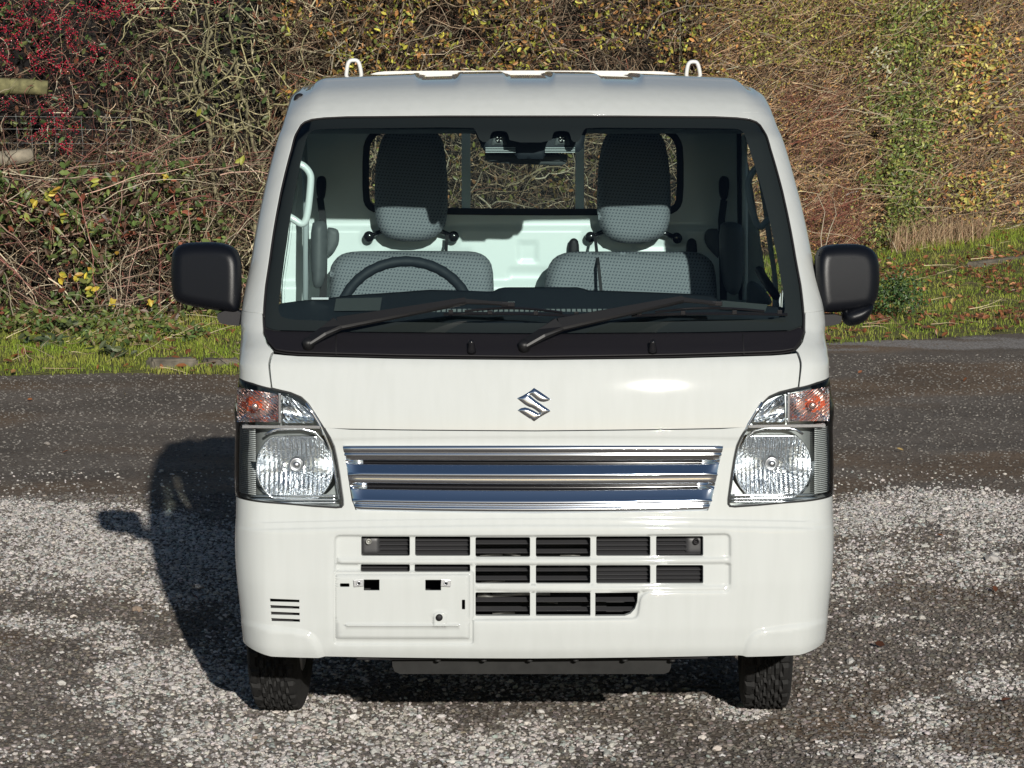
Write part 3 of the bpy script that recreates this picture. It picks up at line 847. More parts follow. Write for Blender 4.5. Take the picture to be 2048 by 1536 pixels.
    Fq = [(i * nn_ + j, (i + 1) * nn_ + j, (i + 1) * nn_ + j + 1, i * nn_ + j + 1) for i in range(nn_ - 1) for j in range(nn_ - 1)]
    mi_ = []
    for i in range(nn_ - 1):
        for j in range(nn_ - 1):
            px = 474 + (556 - 474) * (i + .5) / (nn_ - 1); py = 777 + 67 * (1 - (j + .5) / (nn_ - 1)) if False else 777 + 67 * ((j + .5) / (nn_ - 1))
            e = math.hypot((px - 505) / 30, (py - 810) / 19) + random.uniform(-.25, .25); mi_.append(1 if .30 < e < .66 else (0 if e < 1.35 else 2))
    mb = MB(); mb.V = [tuple(p) for p in P_]; mb.F = [tuple(f_) for f_ in Fq]; mb.S = [False] * len(Fq); mb.M = mi_
    mb.build('indicator_reflector', [M_indref, M_amber, M_chrome_r], root)
    b1 = wp(511, 812, .085)
    mb = MB().lathe([(.010, -.004), (.011, .004), (.010, .010), (.006, .012)], b1, (0, -1, 0), 14); mb.build('indicator_bulb', [M_amber], root)
    MB().lathe([(.009, .0), (.009, .014), (.005, .017), (.002, .0175)], b1, (0, -1, 0), 8, smooth=False).build('bulb_cap', [M_indref], root)
    # position lamp facets
    P_ = []
    n2 = 12
    for i in range(n2):
        for j in range(n2):
            px = 566 + (628 - 566) * i / (n2 - 1); ytop = 792 + max(0, px - 575) * .62; py = ytop * (1 - j / (n2 - 1)) + 846 * (j / (n2 - 1))
            q = wp(px, py, .060 + .018 * (1 - (j / (n2 - 1) * 2 - 1) ** 2) + (.0032 if (i * 3 + j * 5) % 4 < 2 else 0)); P_.append(q)
    Fq = [(i * n2 + j, (i + 1) * n2 + j, (i + 1) * n2 + j + 1, i * n2 + j + 1) for i in range(n2 - 1) for j in range(n2 - 1)]
    MB().add(P_, Fq).build('position_reflector', [M_chrome_r], root)
    mb = MB()                                                        # dividers
    a, b = wp(560, 786, .055), wp(560, 846, .055); mb.box((a + b) / 2, (.007, .03, abs(a[2] - b[2])), None, .002)
    a, b = wp(486, 852, .075), wp(640, 853, .052)
    for k_ in range(10):
        t0_, t1_ = k_ / 10, (k_ + 1) / 10
        p0_, p1_ = a + (b - a) * t0_, a + (b - a) * t1_; mb.box((p0_ + p1_) / 2, (abs(p1_[0] - p0_[0]) + .001, .03, .007), None)
    pts = [wp(x, y, .052) for x, y in ((530, 870), (545, 861), (560, 858), (605, 858), (630, 864), (645, 880), (656, 900))]; mb.tube(pts, .0035, 6)
    pts = [wp(x, y, .046) for x, y in ((612, 806), (625, 826), (640, 850), (650, 870), (662, 900), (668, 930), (674, 965), (679, 998))]; mb.tube(pts, .0038, 6)
    mb.build('divider', [M_chrome_r], root)
    # vertical stack of ribs on the corner, on a grey carrier
    za_, zb2_ = pxA([(490, 858)])[0][1], pxA([(490, 990)])[0][1]; pa_ = pxA([(493, 920)])[0][0]
    skin_mesh('side_carrier', f(A([(pa_, zb2_), (side(.27, zb2_)[0], zb2_), (side(.27, za_)[0], za_), (pa_, za_)])), level=-.014, step=.02, bstep=.012, lip=.01, mats=[M_lampside2], parent=root)
    mb = MB()
    for k_ in range(34):
        py = 858 + k_ * 3.9
        if py > 990: break
        ph0, z_ = pxA([(484, py)])[0]
        arc = [(ph0 + s_ * .01, z_) for s_ in (3, 2, 1, 0, -1, -2, -3, -5, -7)]
        P_ = chartA(f(A(arc)), -.010); mb.tube(P_, .0016, 4)
    mb.build('side_ribs', [M_lampside], root)
    return root
M_indref = simple('indicator_reflector_amber', (.86, .62, .56), .14, metal=.9)
headlight(-1); headlight(1)

# ------------------------------------------------------------------ windscreen, frit, cowl, wipers, nozzles
wi = shrink(wsA, .003)
line = pxA(gl_px)
# glass = the part of the opening above the cowl seam; cowl = the part below
def cutabove(poly, zfun, above=True):
    P = densify(poly, .008); k = P[:, 1] > zfun(P[:, 0]) if above else P[:, 1] < zfun(P[:, 0]); n = len(P)
    i0 = next(i for i in range(n) if k[i] and not k[i - 1]); P = np.roll(P, -i0, 0); k = np.roll(k, -i0); P = P[k]
    xa, xb = P[-1, 0], P[0, 0]
    xs = np.linspace(xa, xb, 120)[1:-1]; return np.concatenate([P, np.stack([xs, zfun(xs)], 1)])
ls = line[np.argsort(line[:, 0])]
zseam = lambda x: np.interp(x, ls[:, 0], ls[:, 1])
glassA = cutabove(wi, lambda x: zseam(x) + .001); cowlA = cutabove(wi, lambda x: zseam(x) - .001, False)
ws = T(skin_mesh('windscreen', glassA, level=-.003, step=.03, bstep=.012, lip=0, mats=[M_glass]))
fr_in = pxA(smoothpoly([(554, 600), (552, 622), (560, 637), (600, 641), (800, 645), (1060, 647), (1300, 645), (1540, 640), (1568, 636), (1575, 622), (1574, 600), (1553, 480), (1527, 370), (1505, 300), (1495, 268), (1488, 259), (1470, 257), (1300, 256), (1176, 255), (1168, 262),
                        (1160, 284), (1145, 284), (1141, 266), (1134, 262), (1114, 262), (1107, 266), (1103, 285), (1020, 285), (1015, 266), (1008, 262), (988, 262), (981, 266), (977, 284), (960, 284), (950, 262), (943, 254), (700, 257), (640, 258), (618, 261), (610, 270), (604, 290), (592, 345), (570, 470)], 1))
skin_mesh('frit_band', shrink(glassA, .0005), [fr_in], level=-.007, step=.02, bstep=.01, lip=0, mats=[M_seam], parent=ws)
def seal(poly, r, lev):
    P = chartA(densify(poly, .008), lev); return P
P_ = seal(shrink(wsA, .004), .002, -.002)
T(MB().tube(np.concatenate([P_, P_[:1]]), .0026, 6).build('windscreen_seal', [M_black]))
def cowlrel(p): 
    s_ = np.interp(p[:, 0], [-1, 1], [0, 0]); zz = toA(p)
    t = np.clip((zseam(zz[:, 0]) - zz[:, 1]) / .012, 0, 1); return .004 * np.sin(t * math.pi / 2)
T(skin_mesh('opening_seal', shrink(wsA, -.004), [shrink(wsA, .022)], level=-.0105, step=.02, bstep=.01, lip=0, mats=[M_seam]))
cowl = T(skin_mesh('cowl', cowlA, level=-.005, step=.012, bstep=.010, lip=.01, relief=cowlrel, mats=[M_cowl]))
for x_ in (672, 1486):
    a = hit([[x_, 668]])[0]; b = hit([[x_ + (2 if x_ > 1000 else 0), 709]])[0]; MB().tube([a, (a + b) / 2, b], .0012, 4).build('cowl_joint', [M_seam], cowl)
def wiper(piv, joint, bend, tip, b0, b1):
    root = None
    P0 = pt(*piv, .012); P1 = pt(*joint, .030); P2 = pt(*bend, .034); P3 = pt(*tip, .026)
    mb = MB(); mb.lathe([(.014, -.02), (.014, .004), (.010, .010), (.004, .011)], P0, nrm(P0[None])[0], 20)
    root = T(mb.build('wiper', [M_wiper]))
    def ribbon(pts, wd, th):
        P = A(pts); k = len(P); Tn = np.gradient(P, axis=0); Tn /= np.linalg.norm(Tn, axis=1)[:, None]; nn = nrm(P); b = np.cross(Tn, nn); b /= np.linalg.norm(b, axis=1)[:, None]
        V = []
        for i in range(k):
            w2 = wd[i] / 2; t2 = th[i]
            for (u, v) in ((-1, -.2), (-1, .55), (-.75, 1), (.75, 1), (1, .55), (1, -.2)): V.append(P[i] + b[i] * w2 * u + nn[i] * t2 * v)
        F = [(i * 6 + j, i * 6 + (j + 1) % 6, (i + 1) * 6 + (j + 1) % 6, (i + 1) * 6 + j) for i in range(k - 1) for j in range(6)] + [tuple(range(6)), tuple((k - 1) * 6 + j for j in range(6))]
        return V, F
    V, F = ribbon([P0, P0 * .5 + P1 * .5 + [0, -.004, 0], P1], [.030, .035, .039], [.008, .010, .012]); MB().add(V, F).build('arm_head', [M_wiper], root)
    arm = [P1 * (1 - t) + P2 * t for t in np.linspace(0, 1, 8)]
    V, F = ribbon(arm, list(np.linspace(.037, .017, 8)), [.010] * 8)
    mb = MB().add(V, F)
    V, F = ribbon([P2 * (1 - t) + P3 * t for t in np.linspace(0, 1, 5)], [.014, .012, .010, .010, .012], [.005] * 5); mb.add(V, F)
    mb.build('arm', [M_wiper], root)
    B = [pt(b0[0] + (b1[0] - b0[0]) * t, b0[1] + (b1[1] - b0[1]) * t - 3.0 * math.sin(math.pi * t), .010) for t in np.linspace(0, 1, 16)]
    mb = MB(); V, F = ribbon(B, [.007] * 16, [.003] * 16); mb.add(V, F)
    Bk = [pt(b0[0] + (b1[0] - b0[0]) * t, b0[1] + (b1[1] - b0[1]) * t - 4 - 9 * math.sin(math.pi * (t - .15) / .7) * .8, .016) for t in np.linspace(.15, .85, 12)]
    V, F = ribbon(Bk, [.005] * 12, [.004] * 12); mb.add(V, F)
    c = pt(tip[0], tip[1] - 1, .024); mb.box(c, (.034, .014, .012), None, .002)
    for t in (.05, .33, .66, .95):
        q = pt(b0[0] + (b1[0] - b0[0]) * t, b0[1] + (b1[1] - b0[1]) * t - 4, .013); mb.box(q, (.012, .008, .010), None, .001)
    mb.build('blade', [M_blackg], root)
wiper((617, 693), (678, 665), (932, 618), (1016, 620), (888, 633), (1166, 637))
wiper((1048, 697), (1117, 667), (1362, 615), (1428, 619), (1262, 636), (1573, 634))
for x_ in (943, 1305):
    p = pt(x_, 703, .002)
    T(MB().lathe([(.011, -.004), (.011, .004), (.009, .010), (.0075, .020), (.0065, .026), (.004, .029)], p, (0, -.35, 1), 18).build('washer_nozzle', [M_blackg]))

# ------------------------------------------------------------------ roof fittings
p = hit([[597, 199]])[0]
T(pillow('aerial_base', unp(smoothpoly([(586, 203), (588, 191), (598, 185), (608, 190), (611, 199), (600, 205)], 2), p[1] + .02)[:, [0, 2]], p[1] + .03, .015, .03, [M_black], step=.004, r=.012))
yG = 1.60
gb = unp([(728, 176), (729, 156), (738, 149), (760, 143), (800, 142), (1047, 141), (1300, 142), (1334, 143.5), (1356, 149), (1367, 157), (1368, 176)], yG)[:, [0, 2]]
guard = T(MB().prism([tuple(v) for v in smoothpoly(gb, 1)], yG, yG + .03).build('guard_frame', [M_post]))
mb = MB()
for px in (932, 1160):
    a = u1(px, 200, yG + .02); mb.box((a[0], yG + .035, (a[2] + .66) / 2 + .0), (.026, .022, a[2] - .66), None, .003)
for sx in (-1, 1): mb.box((sx * .55, yG + .035, 1.17), (.03, .022, 1.02), None, .003)
mb.build('upright', [M_post], guard)
for (xa, xb, y0_, y1_) in ((692, 723, 121, 172), (1372, 1401, 124, 174)):
    P_ = smoothpoly([(xa - .5, y1_), (xa + 1, y0_ + 20), (xa + 5, y0_ + 1), (xa + 16, y0_ - 1), (xb - 6, y0_ + 1), (xb - 1, y0_ + 20), (xb + 1, y1_)], 2, False)
    W3 = unp(P_, yG - .03); T(MB().tube(W3, .0060, 8).build('roof_hook', [M_post]))

# ------------------------------------------------------------------ mirrors
ml = smoothpoly([(339, 521), (342, 503), (354, 492), (376, 488), (424, 486.5), (450, 490), (470, 500), (478, 516), (481, 534), (481, 590), (479, 618), (474, 624), (462, 625), (431, 621), (376, 613), (351, 605), (343, 594), (339, 562)], 1)
mr = smoothpoly([(1648, 494), (1683, 490), (1732, 491.5), (1752, 502), (1762, 520), (1764, 557), (1760, 592), (1752, 610), (1745, 618), (1690, 624), (1650, 626), (1639, 617), (1634, 586), (1632, 537), (1636, 508)], 1)
for (q, arm, s_) in ((ml, [(436, 622), (488, 618), (490, 651), (446, 647), (437, 640)], -1), (mr, [(1680, 627), (1630, 628), (1630, 653), (1672, 648), (1681, 642)], 1)):
    yM = .34
    w_ = unp(q, yM)[:, [0, 2]]
    mc_ = w_.mean(0); o = T(pillow('mirror', w_, yM, .030, .085, [M_mirror], step=.005, r=.030, power=.5, dish=lambda V, c=mc_, s=s_: .26 * (s * (V[:, 0] - c[0]) + .07) + .5 * (V[:, 1] - c[1]) ** 2 + .10 * (V[:, 1] - c[1])))
    a_ = unp(arm, yM + .02)[:, [0, 2]]; MB().prism([tuple(v) for v in smoothpoly(a_, 1)], yM - .01, yM + .05).build('mirror_arm', [M_black], o)
    g_ = shrink(w_, .012); MB().prism([tuple(v) for v in g_], yM + .052, yM + .056).build('mirror_glass', [M_chrome], o)
    if s_ > 0:
        u_ = unp(smoothpoly([(1684, 620), (1752, 606), (1744, 628), (1730, 645), (1710, 652), (1697, 653), (1688, 645)], 2), yM)[:, [0, 2]]
        pillow('kerb_mirror', u_, yM + .01, .03, .05, [M_mirror], parent=o, step=.007, r=.03)

# ------------------------------------------------------------------ wheels
def wheel(x, y, steer=0.0, outer=-1):
    root = T(empty('wheel', (x, y, .265)))
    V = []; na = 168
    # profile across the tread, x from -.0725 to .0725
    pr_ = [(-.060, .155), (-.070, .180), (-.073, .210), (-.070, .236), (-.064, .252)] + [(u, .2645 - .004 * (u / .055) ** 2) for u in np.linspace(-.058, .058, 27)] + [(.064, .252), (.070, .236), (.073, .210), (.070, .180), (.060, .155)]
    k = len(pr_)
    for i in range(na):
        t = 2 * math.pi * i / na
        for j, (u, r) in enumerate(pr_):
            g = 0
            if abs(u) < .062:
                zig = .0045 * (1 if (i % 6) < 3 else -1)
                for gx_ in (-.034, -.011, .011, .034):
                    if abs(u - gx_ - zig) < .0030: g = .010
                ph = (i + (2 if abs(u) < .02 else 0) + (1 if u > 0 else 0)) % 6
                if ph == 0: g = max(g, .009)
            rr_ = r - g
            V.append((u, rr_ * math.cos(t), rr_ * math.sin(t)))
    F = [(i * k + j, i * k + j + 1, ((i + 1) % na) * k + j + 1, ((i + 1) % na) * k + j) for i in range(na) for j in range(k - 1)]
    mb = MB().add(V, F, False); ty = mb.build('tyre', [M_rubber], root)
    mb = MB().lathe([(.158, -.062), (.150, -.055), (.146, .055), (.158, .062), (.150, .050), (.120, .020), (.060, .030), (.055, .045), (.02, .046)], (0, 0, 0), (outer, 0, 0), 40)
    mb.build('rim', [M_wheel], root)
    root.rotation_euler = (0, 0, steer)
    root.scale = (.93, 1, 1)
    return root
for (px, yy, st) in ((560, .72, R(-3.5)), (1536, .72, R(-3.5))):
    q = u1(px, 1400, yy - .1); wheel(q[0] + .0, yy, st, -1 if px < 1000 else 1)
for s_ in (-1, 1): wheel(s_ * .655, 2.62, 0, s_)

# ------------------------------------------------------------------ chassis, floor, bed
mb = MB()
mb.box((0, 1.75, .34), (.60, 3.0, .10), None, .01); mb.box((0, .80, .50), (1.36, 1.36, .05)); mb.box((-.33, .9, .28), (.08, 1.2, .09), None, .01); mb.box((.33, .9, .28), (.08, 1.2, .09), None, .01)
mb.box((0, .72, .27), (1.15, .07, .06), None, .01); mb.box((0, 2.62, .27), (1.2, .08, .08), None, .01)
mb.box((0, .45, .40), (1.30, .02, .26)); T(mb.build('chassis', [M_chassis]))
bed = T(empty('cargo_bed', (0, 2.48, .64)))
mb = MB().box((0, 2.48, .64), (1.40, 1.82, .03)); mb.box((0, 2.48, .57), (1.2, 1.7, .10)); mb.build('bed_floor', [M_paint], bed)
def gate(c, d):
    g_ = MB().box(c, d, None, .008)
    return g_
gate((0, 3.38, .79), (1.41, .03, .29)).build('tailgate', [M_paint], bed)
for s_ in (-1, 1): gate((s_ * .72, 2.48, .79), (.028, 1.82, .29)).build('side_gate', [M_paint], bed)
gate((0, 1.585, .80), (1.38, .02, .28)).build('headboard', [M_paint], bed)
for s_ in (-1, 1):
    MB().box((s_ * .60, 3.36, .56), (.18, .05, .10), None, .01).build('tail_lamp', [simple('tail_lamp_red', (.4, .01, .01), .2, coat=.5)], bed)
    MB().prism([(s_ * .58, .28), (s_ * .73, .28), (s_ * .73, .60), (s_ * .58, .60)], 2.98, 2.99).build('mud_flap', [M_rubber], bed)

# ------------------------------------------------------------------ cabin
yB = 1.47
# back wall with window opening
zf = np.linspace(.55, 1.66, 24)
inset = .035
wl_ = [(-(np.interp(z, _wz, _ww) - inset - (0.10 * max(0, z - 1.60) / .06)), z) for z in zf]
wall_o = A(wl_ + [(-x, z) for x, z in wl_[::-1]])
rw = unp(smoothpoly([(727, 250), (727, 396), (731, 408), (738, 418), (752, 424), (1338, 428), (1352, 420), (1360, 408), (1364, 396), (1365, 300), (1358, 278), (1345, 262), (1330, 254), (1320, 244), (770, 244), (750, 252), (738, 264), (730, 285)][:0] + [(727, 300), (727, 396), (734, 415), (752, 425), (1040, 429), (1338, 428), (1357, 418), (1365, 396), (1365, 300), (1358, 276), (1338, 258), (1310, 250), (780, 250), (752, 258), (734, 276)], 1), yB)[:, [0, 2]]
def flat_panel(name, outline, holes, y, th, mat, parent=None, rel=None, step=.03):
    V2, F, lps = triangulate(A(outline), [A(h) for h in holes], step)
    yy = np.full(len(V2), y) - (rel(V2) if rel is not None else 0)
    P = np.stack([V2[:, 0], yy, V2[:, 1]], 1); fn = np.cross(P[F[:, 1]] - P[F[:, 0]], P[F[:, 2]] - P[F[:, 0]]); bad = fn[:, 1] > 0; F[bad] = F[bad][:, ::-1]
    mb = MB().add(P, [tuple(f) for f in F], rel is not None)
    for lp in lps:
        m = len(lp); a = np.stack([lp[:, 0], np.full(m, y), lp[:, 1]], 1); b = a + [0, th, 0]
        mb.add(np.concatenate([a, b]), [(i, (i + 1) % m, (i + 1) % m + m, i + m) for i in range(m)])
    return mb.build(name, mat, parent)
wr_polys = [unp(rrect(770, 497, 945, 519, 5), yB)[:, [0, 2]], unp(rrect(1035, 482, 1075, 524, 4), yB)[:, [0, 2]], unp(rrect(1015, 535, 1110, 560, 4), yB)[:, [0, 2]], unp(rrect(1265, 482, 1390, 501, 5), yB)[:, [0, 2]]]
def wallrel(V):
    h = np.zeros(len(V))
    for q in wr_polys: h = h - .004 * (1 - sm(sdpoly(V, q), -.006, .0))
    for (cx_, cy_) in ((738, 474), (907, 474), (1181, 474), (1352, 476)):
        c = u1(cx_, cy_, yB)[[0, 2]]; r = np.linalg.norm(V - c, axis=1); h = h + .005 * (1 - sm(r, .018, .026))
    z1 = u1(1000, 452, yB)[2]; h = h + .010 * (1 - sm(V[:, 1], z1 - .012, z1))
    z2 = u1(1000, 560, yB)[2]; h = h + .012 * (1 - sm(V[:, 1], z2 - .02, z2))
    return h
M_wall = M_inner
bw = T(flat_panel('back_wall', wall_o, [rw], yB, .03, [M_wall], rel=wallrel, step=.009))
rwi = shrink(rw, .016)
ring_ = flat_panel('window_seal', shrink(rw, -.003), [rwi], yB - .006, .02, [M_seam], bw, step=.03)
flat_panel('rear_window', shrink(rwi, -.004), [], yB + .012, .003, [M_sglass], bw, step=.08)
# headliner, floor, inner pillars
zz = lambda x: 1.655 - .02 * (x / .6) ** 2
V = []; F = []
for j, (y, dz) in enumerate(((.66, -.060), (.75, -.035), (.9, -.012), (1.1, -.003), (1.3, 0), (1.47, .0))):
    for x in np.linspace(-.60, .60, 13): V.append((x, y, zz(x) + dz - .035 * (abs(x) / .6) ** 4))
F = [(j * 13 + i, j * 13 + i + 1, (j + 1) * 13 + i + 1, (j + 1) * 13 + i) for j in range(5) for i in range(12)]
T(MB().add(V, F, True).build('headliner', [M_lgrey]))
for s_ in (-1, 1):
    o = T(MB().box((s_ * .33, .70, 1.575), (.50, .16, .014), Matrix.Rotation(R(18), 3, 'X'), .004).build('sun_visor', [M_lgrey]))
T(MB().box((0, .95, .56), (1.36, 1.04, .03)).build('cabin_floor', [M_dash]))
T(MB().box((0, 1.36, .68), (1.36, .22, .22), None, .02).build('seat_riser', [M_dash]))
# seats
def seat(px_out, cush):
    root = T(pillow('seat', unp(px_out, 1.25)[:, [0, 2]], 1.25, .045, .07, [M_fabric], step=.012, r=.05, tilt=.12))
    w_ = unp(px_out, 1.25); x0, x1 = w_[:, 0].min(), w_[:, 0].max()
    MB().box(((x0 + x1) / 2, 1.02, .86), (x1 - x0, .50, .12), None, .03).build('cushion', [M_fabric], root)
    return root
sl_ = smoothpoly([(659, 640), (659, 545), (662, 530), (676, 513), (696, 506), (730, 504), (930, 504), (958, 507), (976, 518), (986, 536), (988, 580), (988, 640)], 1)
sr_ = smoothpoly([(1089, 640), (1090, 566), (1096, 537), (1110, 516), (1136, 506), (1170, 505), (1370, 505), (1402, 507), (1421, 518), (1431, 536), (1435, 594), (1435, 640)], 1)
lo = lambda P: np.where(P[:, 1:] > 620, P + [0, 120], P)
seat(lo(sl_), None); seat(lo(sr_), None)
hr_l = smoothpoly([(749, 366), (752, 320), (760, 285), (770, 266), (790, 259), (856, 259), (873, 264), (886, 282), (892, 320), (896, 366), (895, 431), (888, 458), (866, 478), (825, 485), (779, 479), (758, 462), (749, 431)], 1)
hr_r = smoothpoly([(1195, 383), (1199, 320), (1206, 285), (1216, 267), (1236, 261), (1308, 261), (1322, 268), (1331, 285), (1338, 320), (1342, 366), (1342, 435), (1332, 468), (1303, 484), (1262, 489), (1227, 483), (1205, 466), (1195, 435)], 1)
for q, bl_ in ((hr_l, ((738, 473), (907, 473))), (hr_r, ((1181, 474), (1353, 476)))):
    w_ = unp(q, 1.36)[:, [0, 2]]
    o = T(pillow('headrest', w_, 1.37, .04, .05, [M_fabric], step=.010, r=.04, tilt=.05))
    for i, (bx, by) in enumerate(bl_):
        c = u1(bx, by, 1.43); e = u1(bx + (34 if i == 0 else -34), by - 14, 1.41)
        mb = MB().lathe([(.016, 0), (.016, .012), (.010, .018), (.003, .019)], c, (0, -1, 0), 20); mb.tube([c, e], .007, 8)
        mb.build('headrest_bracket', [M_blackg], o)
for x_ in (1148, 1384):
    w_ = unp(smoothpoly([(x_ - 12, 510), (x_ - 10, 484), (x_ - 4, 477), (x_ + 4, 477), (x_ + 10, 484), (x_ + 11, 510)], 1), 1.42)[:, [0, 2]]
    T(pillow('seat_hinge', w_, 1.43, .006, .012, [M_black], step=.006, r=.008))
# belts
mb = MB()
def strap(pts, w=.022, th=.0015, mb=None, nrm_=(0, 1, 0)):
    P = A(pts); k = len(P); Tn = np.gradient(P, axis=0); Tn /= np.linalg.norm(Tn, axis=1)[:, None]; b = np.cross(Tn, nrm_); b /= np.linalg.norm(b, axis=1)[:, None]
    V = []
    for i in range(k):
        for (u, v) in ((-1, -1), (1, -1), (1, 1), (-1, 1)): V.append(P[i] + b[i] * w * .5 * u + A(nrm_) * th * v)
    F = [(i * 4 + j, i * 4 + (j + 1) % 4, (i + 1) * 4 + (j + 1) % 4, (i + 1) * 4 + j) for i in range(k - 1) for j in range(4)]
    mb.add(V, F)
strap([u1(895, 470, 1.40), u1(893, 485, 1.41), u1(892, 508, 1.33)], .009, mb=mb); T(mb.build('seat_belt', [M_belt]))
mb = MB(); strap([u1(1190, 472, 1.38), u1(1194, 508, 1.27), u1(1197, 530, 1.18), u1(1203, 590, 1.14)], .009, mb=mb); T(mb.build('seat_belt', [M_belt]))
for s_ in (-1, 1):
    def q(px, py, y):
        p = u1(px, py, y); return p
    if s_ < 0: A1, A2, A3, A4, cx_ = (642, 352), (640, 405), (646, 440), (652, 470), 642
    else: A1, A2, A3, A4, cx_ = (1446, 352), (1448, 410), (1443, 440), (1441, 470), 1448
    root = T(pillow('belt_anchor', unp(smoothpoly([(cx_ - 9, 352), (cx_ + 9, 352), (cx_ + 11, 370), (cx_ + 7, 400), (cx_ - 4, 402), (cx_ - 10, 385)], 2), 1.40)[:, [0, 2]], 1.40, .012, .03, [M_black], step=.006, r=.012))
    mb = MB(); strap([q(A2[0], A2[1] - 10, 1.39), q(A3[0], A3[1], 1.36), q(A4[0] + 4 * s_, A4[1] + 40, 1.34), q(A4[0] + 6 * s_, 600, 1.30)], .020, mb=mb); mb.build('strap', [M_belt], root)
    # B-pillar cover pad
    if s_ < 0: pad = [(622, 448), (634, 442), (648, 442), (654, 452), (655, 500), (652, 545), (645, 572), (634, 578), (625, 572), (621, 520)]
    else: pad = [(1440, 452), (1452, 444), (1480, 446), (1487, 460), (1488, 540), (1480, 585), (1466, 592), (1450, 580), (1441, 530)]
    T(pillow('pillar_pad', unp(smoothpoly(pad, 1), 1.22)[:, [0, 2]], 1.22, .03, .06, [M_grey], step=.012, r=.03))
    if s_ < 0: pl_ = [(652, 455), (668, 456), (678, 462), (678, 486), (671, 500), (658, 512), (650, 512)]
    else: pl_ = [(1412, 462), (1420, 457), (1440, 458), (1440, 520), (1425, 506), (1412, 490), (1409, 475)]
    o = T(pillow('wall_bracket', unp(smoothpoly(pl_, 1), 1.42)[:, [0, 2]], 1.42, .008, .03, [M_grey], step=.008, r=.01))
# door inside details on the viewer's right, B-pillar trims
T(MB().tube([u1(1489, 268, 1.28), u1(1490, 400, 1.28), u1(1490, 600, 1.26)], .008, 8).build('pillar_trim', [M_inner]))
T(MB().tube([u1(1478, 262, 1.30), u1(1479, 400, 1.30), u1(1482, 600, 1.28)], .007, 8).build('pillar_trim', [M_black]))
T(MB().tube([u1(607, 268, 1.30), u1(612, 400, 1.30), u1(611, 600, 1.28)], .009, 8).build('pillar_trim', [M_lgrey]))
dq = unp(smoothpoly([(1493, 594), (1494, 570), (1500, 562), (1512, 563), (1530, 580), (1545, 600), (1540, 612), (1493, 612)], 1), .95)
T(pillow('door_speaker', dq[:, [0, 2]], .95, .012, .02, [M_grey], step=.008, r=.012))
T(MB().tube([u1(1518, 540, .85), u1(1530, 560, .75), u1(1552, 592, .62)], .012, 8).build('door_armrest', [M_black]))
# grab handles on the pillars
P_ = smoothpoly([(588, 327), (604, 328), (621, 346), (622, 365), (614, 440), (604, 450), (590, 440), (577, 432), (572, 432)], 2, False)
T(MB().tube(unp(P_, .64), .0098, 10).build('grab_handle', [M_inner]))
P_ = smoothpoly([(1524, 334), (1510, 336), (1496, 360), (1496, 385), (1512, 448), (1522, 456), (1534, 440), (1548, 436)], 2, False)
T(MB().tube(unp(P_, .64), .0090, 10).build('grab_handle', [M_lgrey]))
# dashboard
dtop = [(548, 612, .26), (556, 606, .30), (600, 600, .40), (640, 597, .44), (700, 589, .50), (780, 584, .52), (860, 578, .52), (935, 580, .50), (985, 582, .50), (998, 575, .50), (1010, 573, .50), (1160, 573, .50), (1174, 579, .50), (1300, 583, .50), (1400, 587, .48), (1428, 592, .46), (1440, 604, .42), (1500, 608, .36), (1560, 612, .30), (1576, 616, .27)]
tp = A([u1(a, b, c) for a, b, c in dtop]); xs_ = np.linspace(tp[0, 0], tp[-1, 0], 90)
ty_ = np.interp(xs_, tp[:, 0], tp[:, 1]); tz_ = np.interp(xs_, tp[:, 0], tp[:, 2])
V = []
for i, x in enumerate(xs_):
    yb = np.interp(1.045, _zt, _ct) + bow(x, 1.05) + .012 + .03 * (abs(x) / .7) ** 6
    zb = 1.035 if abs(x) < .6 else 1.045
    yb = min(yb, ty_[i] - .02)
    yf = ty_[i]
    for (t, dz) in ((0, 0), (.25, .004), (.5, .004), (.8, .003), (.95, .001)):
        V.append((x, yb + (yf - yb) * t, zb + (tz_[i] - zb) * (t ** 1.3) + dz * .5))
    V.append((x, yf + .005, tz_[i] - .002)); V.append((x, yf + .02, tz_[i] - .025)); V.append((x, yf + .03, .80)); V.append((x, yb, .80))
k = 9
F = [(i * k + j, i * k + (j + 1) % k, (i + 1) * k + (j + 1) % k, (i + 1) * k + j) for i in range(len(xs_) - 1) for j in range(k)]
dash = T(MB().add(V, F, True).build('dashboard', [M_dash]))
def dashpt(px, py):
    d = rays([[px, py]])[0]
    # walk along the ray until below the dashboard top
    for t in np.arange(7.6, 8.4, .002):
        p = CAM + d * t; yb = .14; yf = np.interp(p[0], xs_, ty_); zt2 = np.interp(p[0], xs_, tz_)
        zz_ = 1.035 + (zt2 - 1.035) * max(0, min(1, (p[1] - yb) / (yf - yb))) ** 1.3 + .002
        if p[2] < zz_: return p
    return p
c = A([dashpt(*q_) for q_ in ((672, 600), (764, 598), (760, 624), (668, 625))]) + [0, -.002, .004]
MB().add(c, [(0, 1, 2, 3)]).build('dash_pad', [M_dashmid], dash)
c = A([dashpt(*q_) for q_ in ((1442, 604), (1535, 612), (1530, 626), (1440, 622))]) + [0, -.002, .004]
MB().add(c, [(0, 1, 2, 3)]).build('dash_pad', [M_dashmid], dash)
mb = MB()
for i in range(42):
    px = 846 + i * 10.4
    if px > 1280: break
    c = dashpt(px, 623.5) + [0, -.002, .003]; mb.box(c, (.0095, .010, .004), Matrix.Rotation(R(30), 3, 'X'))
mb.build('defroster_slots', [simple('defroster_grey', (.20, .22, .22), .5)], dash)
c = dashpt(640, 602) + [0, 0, .006]; MB().box(c, (.045, .01, .006), None, .001).build('dash_clip', [M_satin], dash)
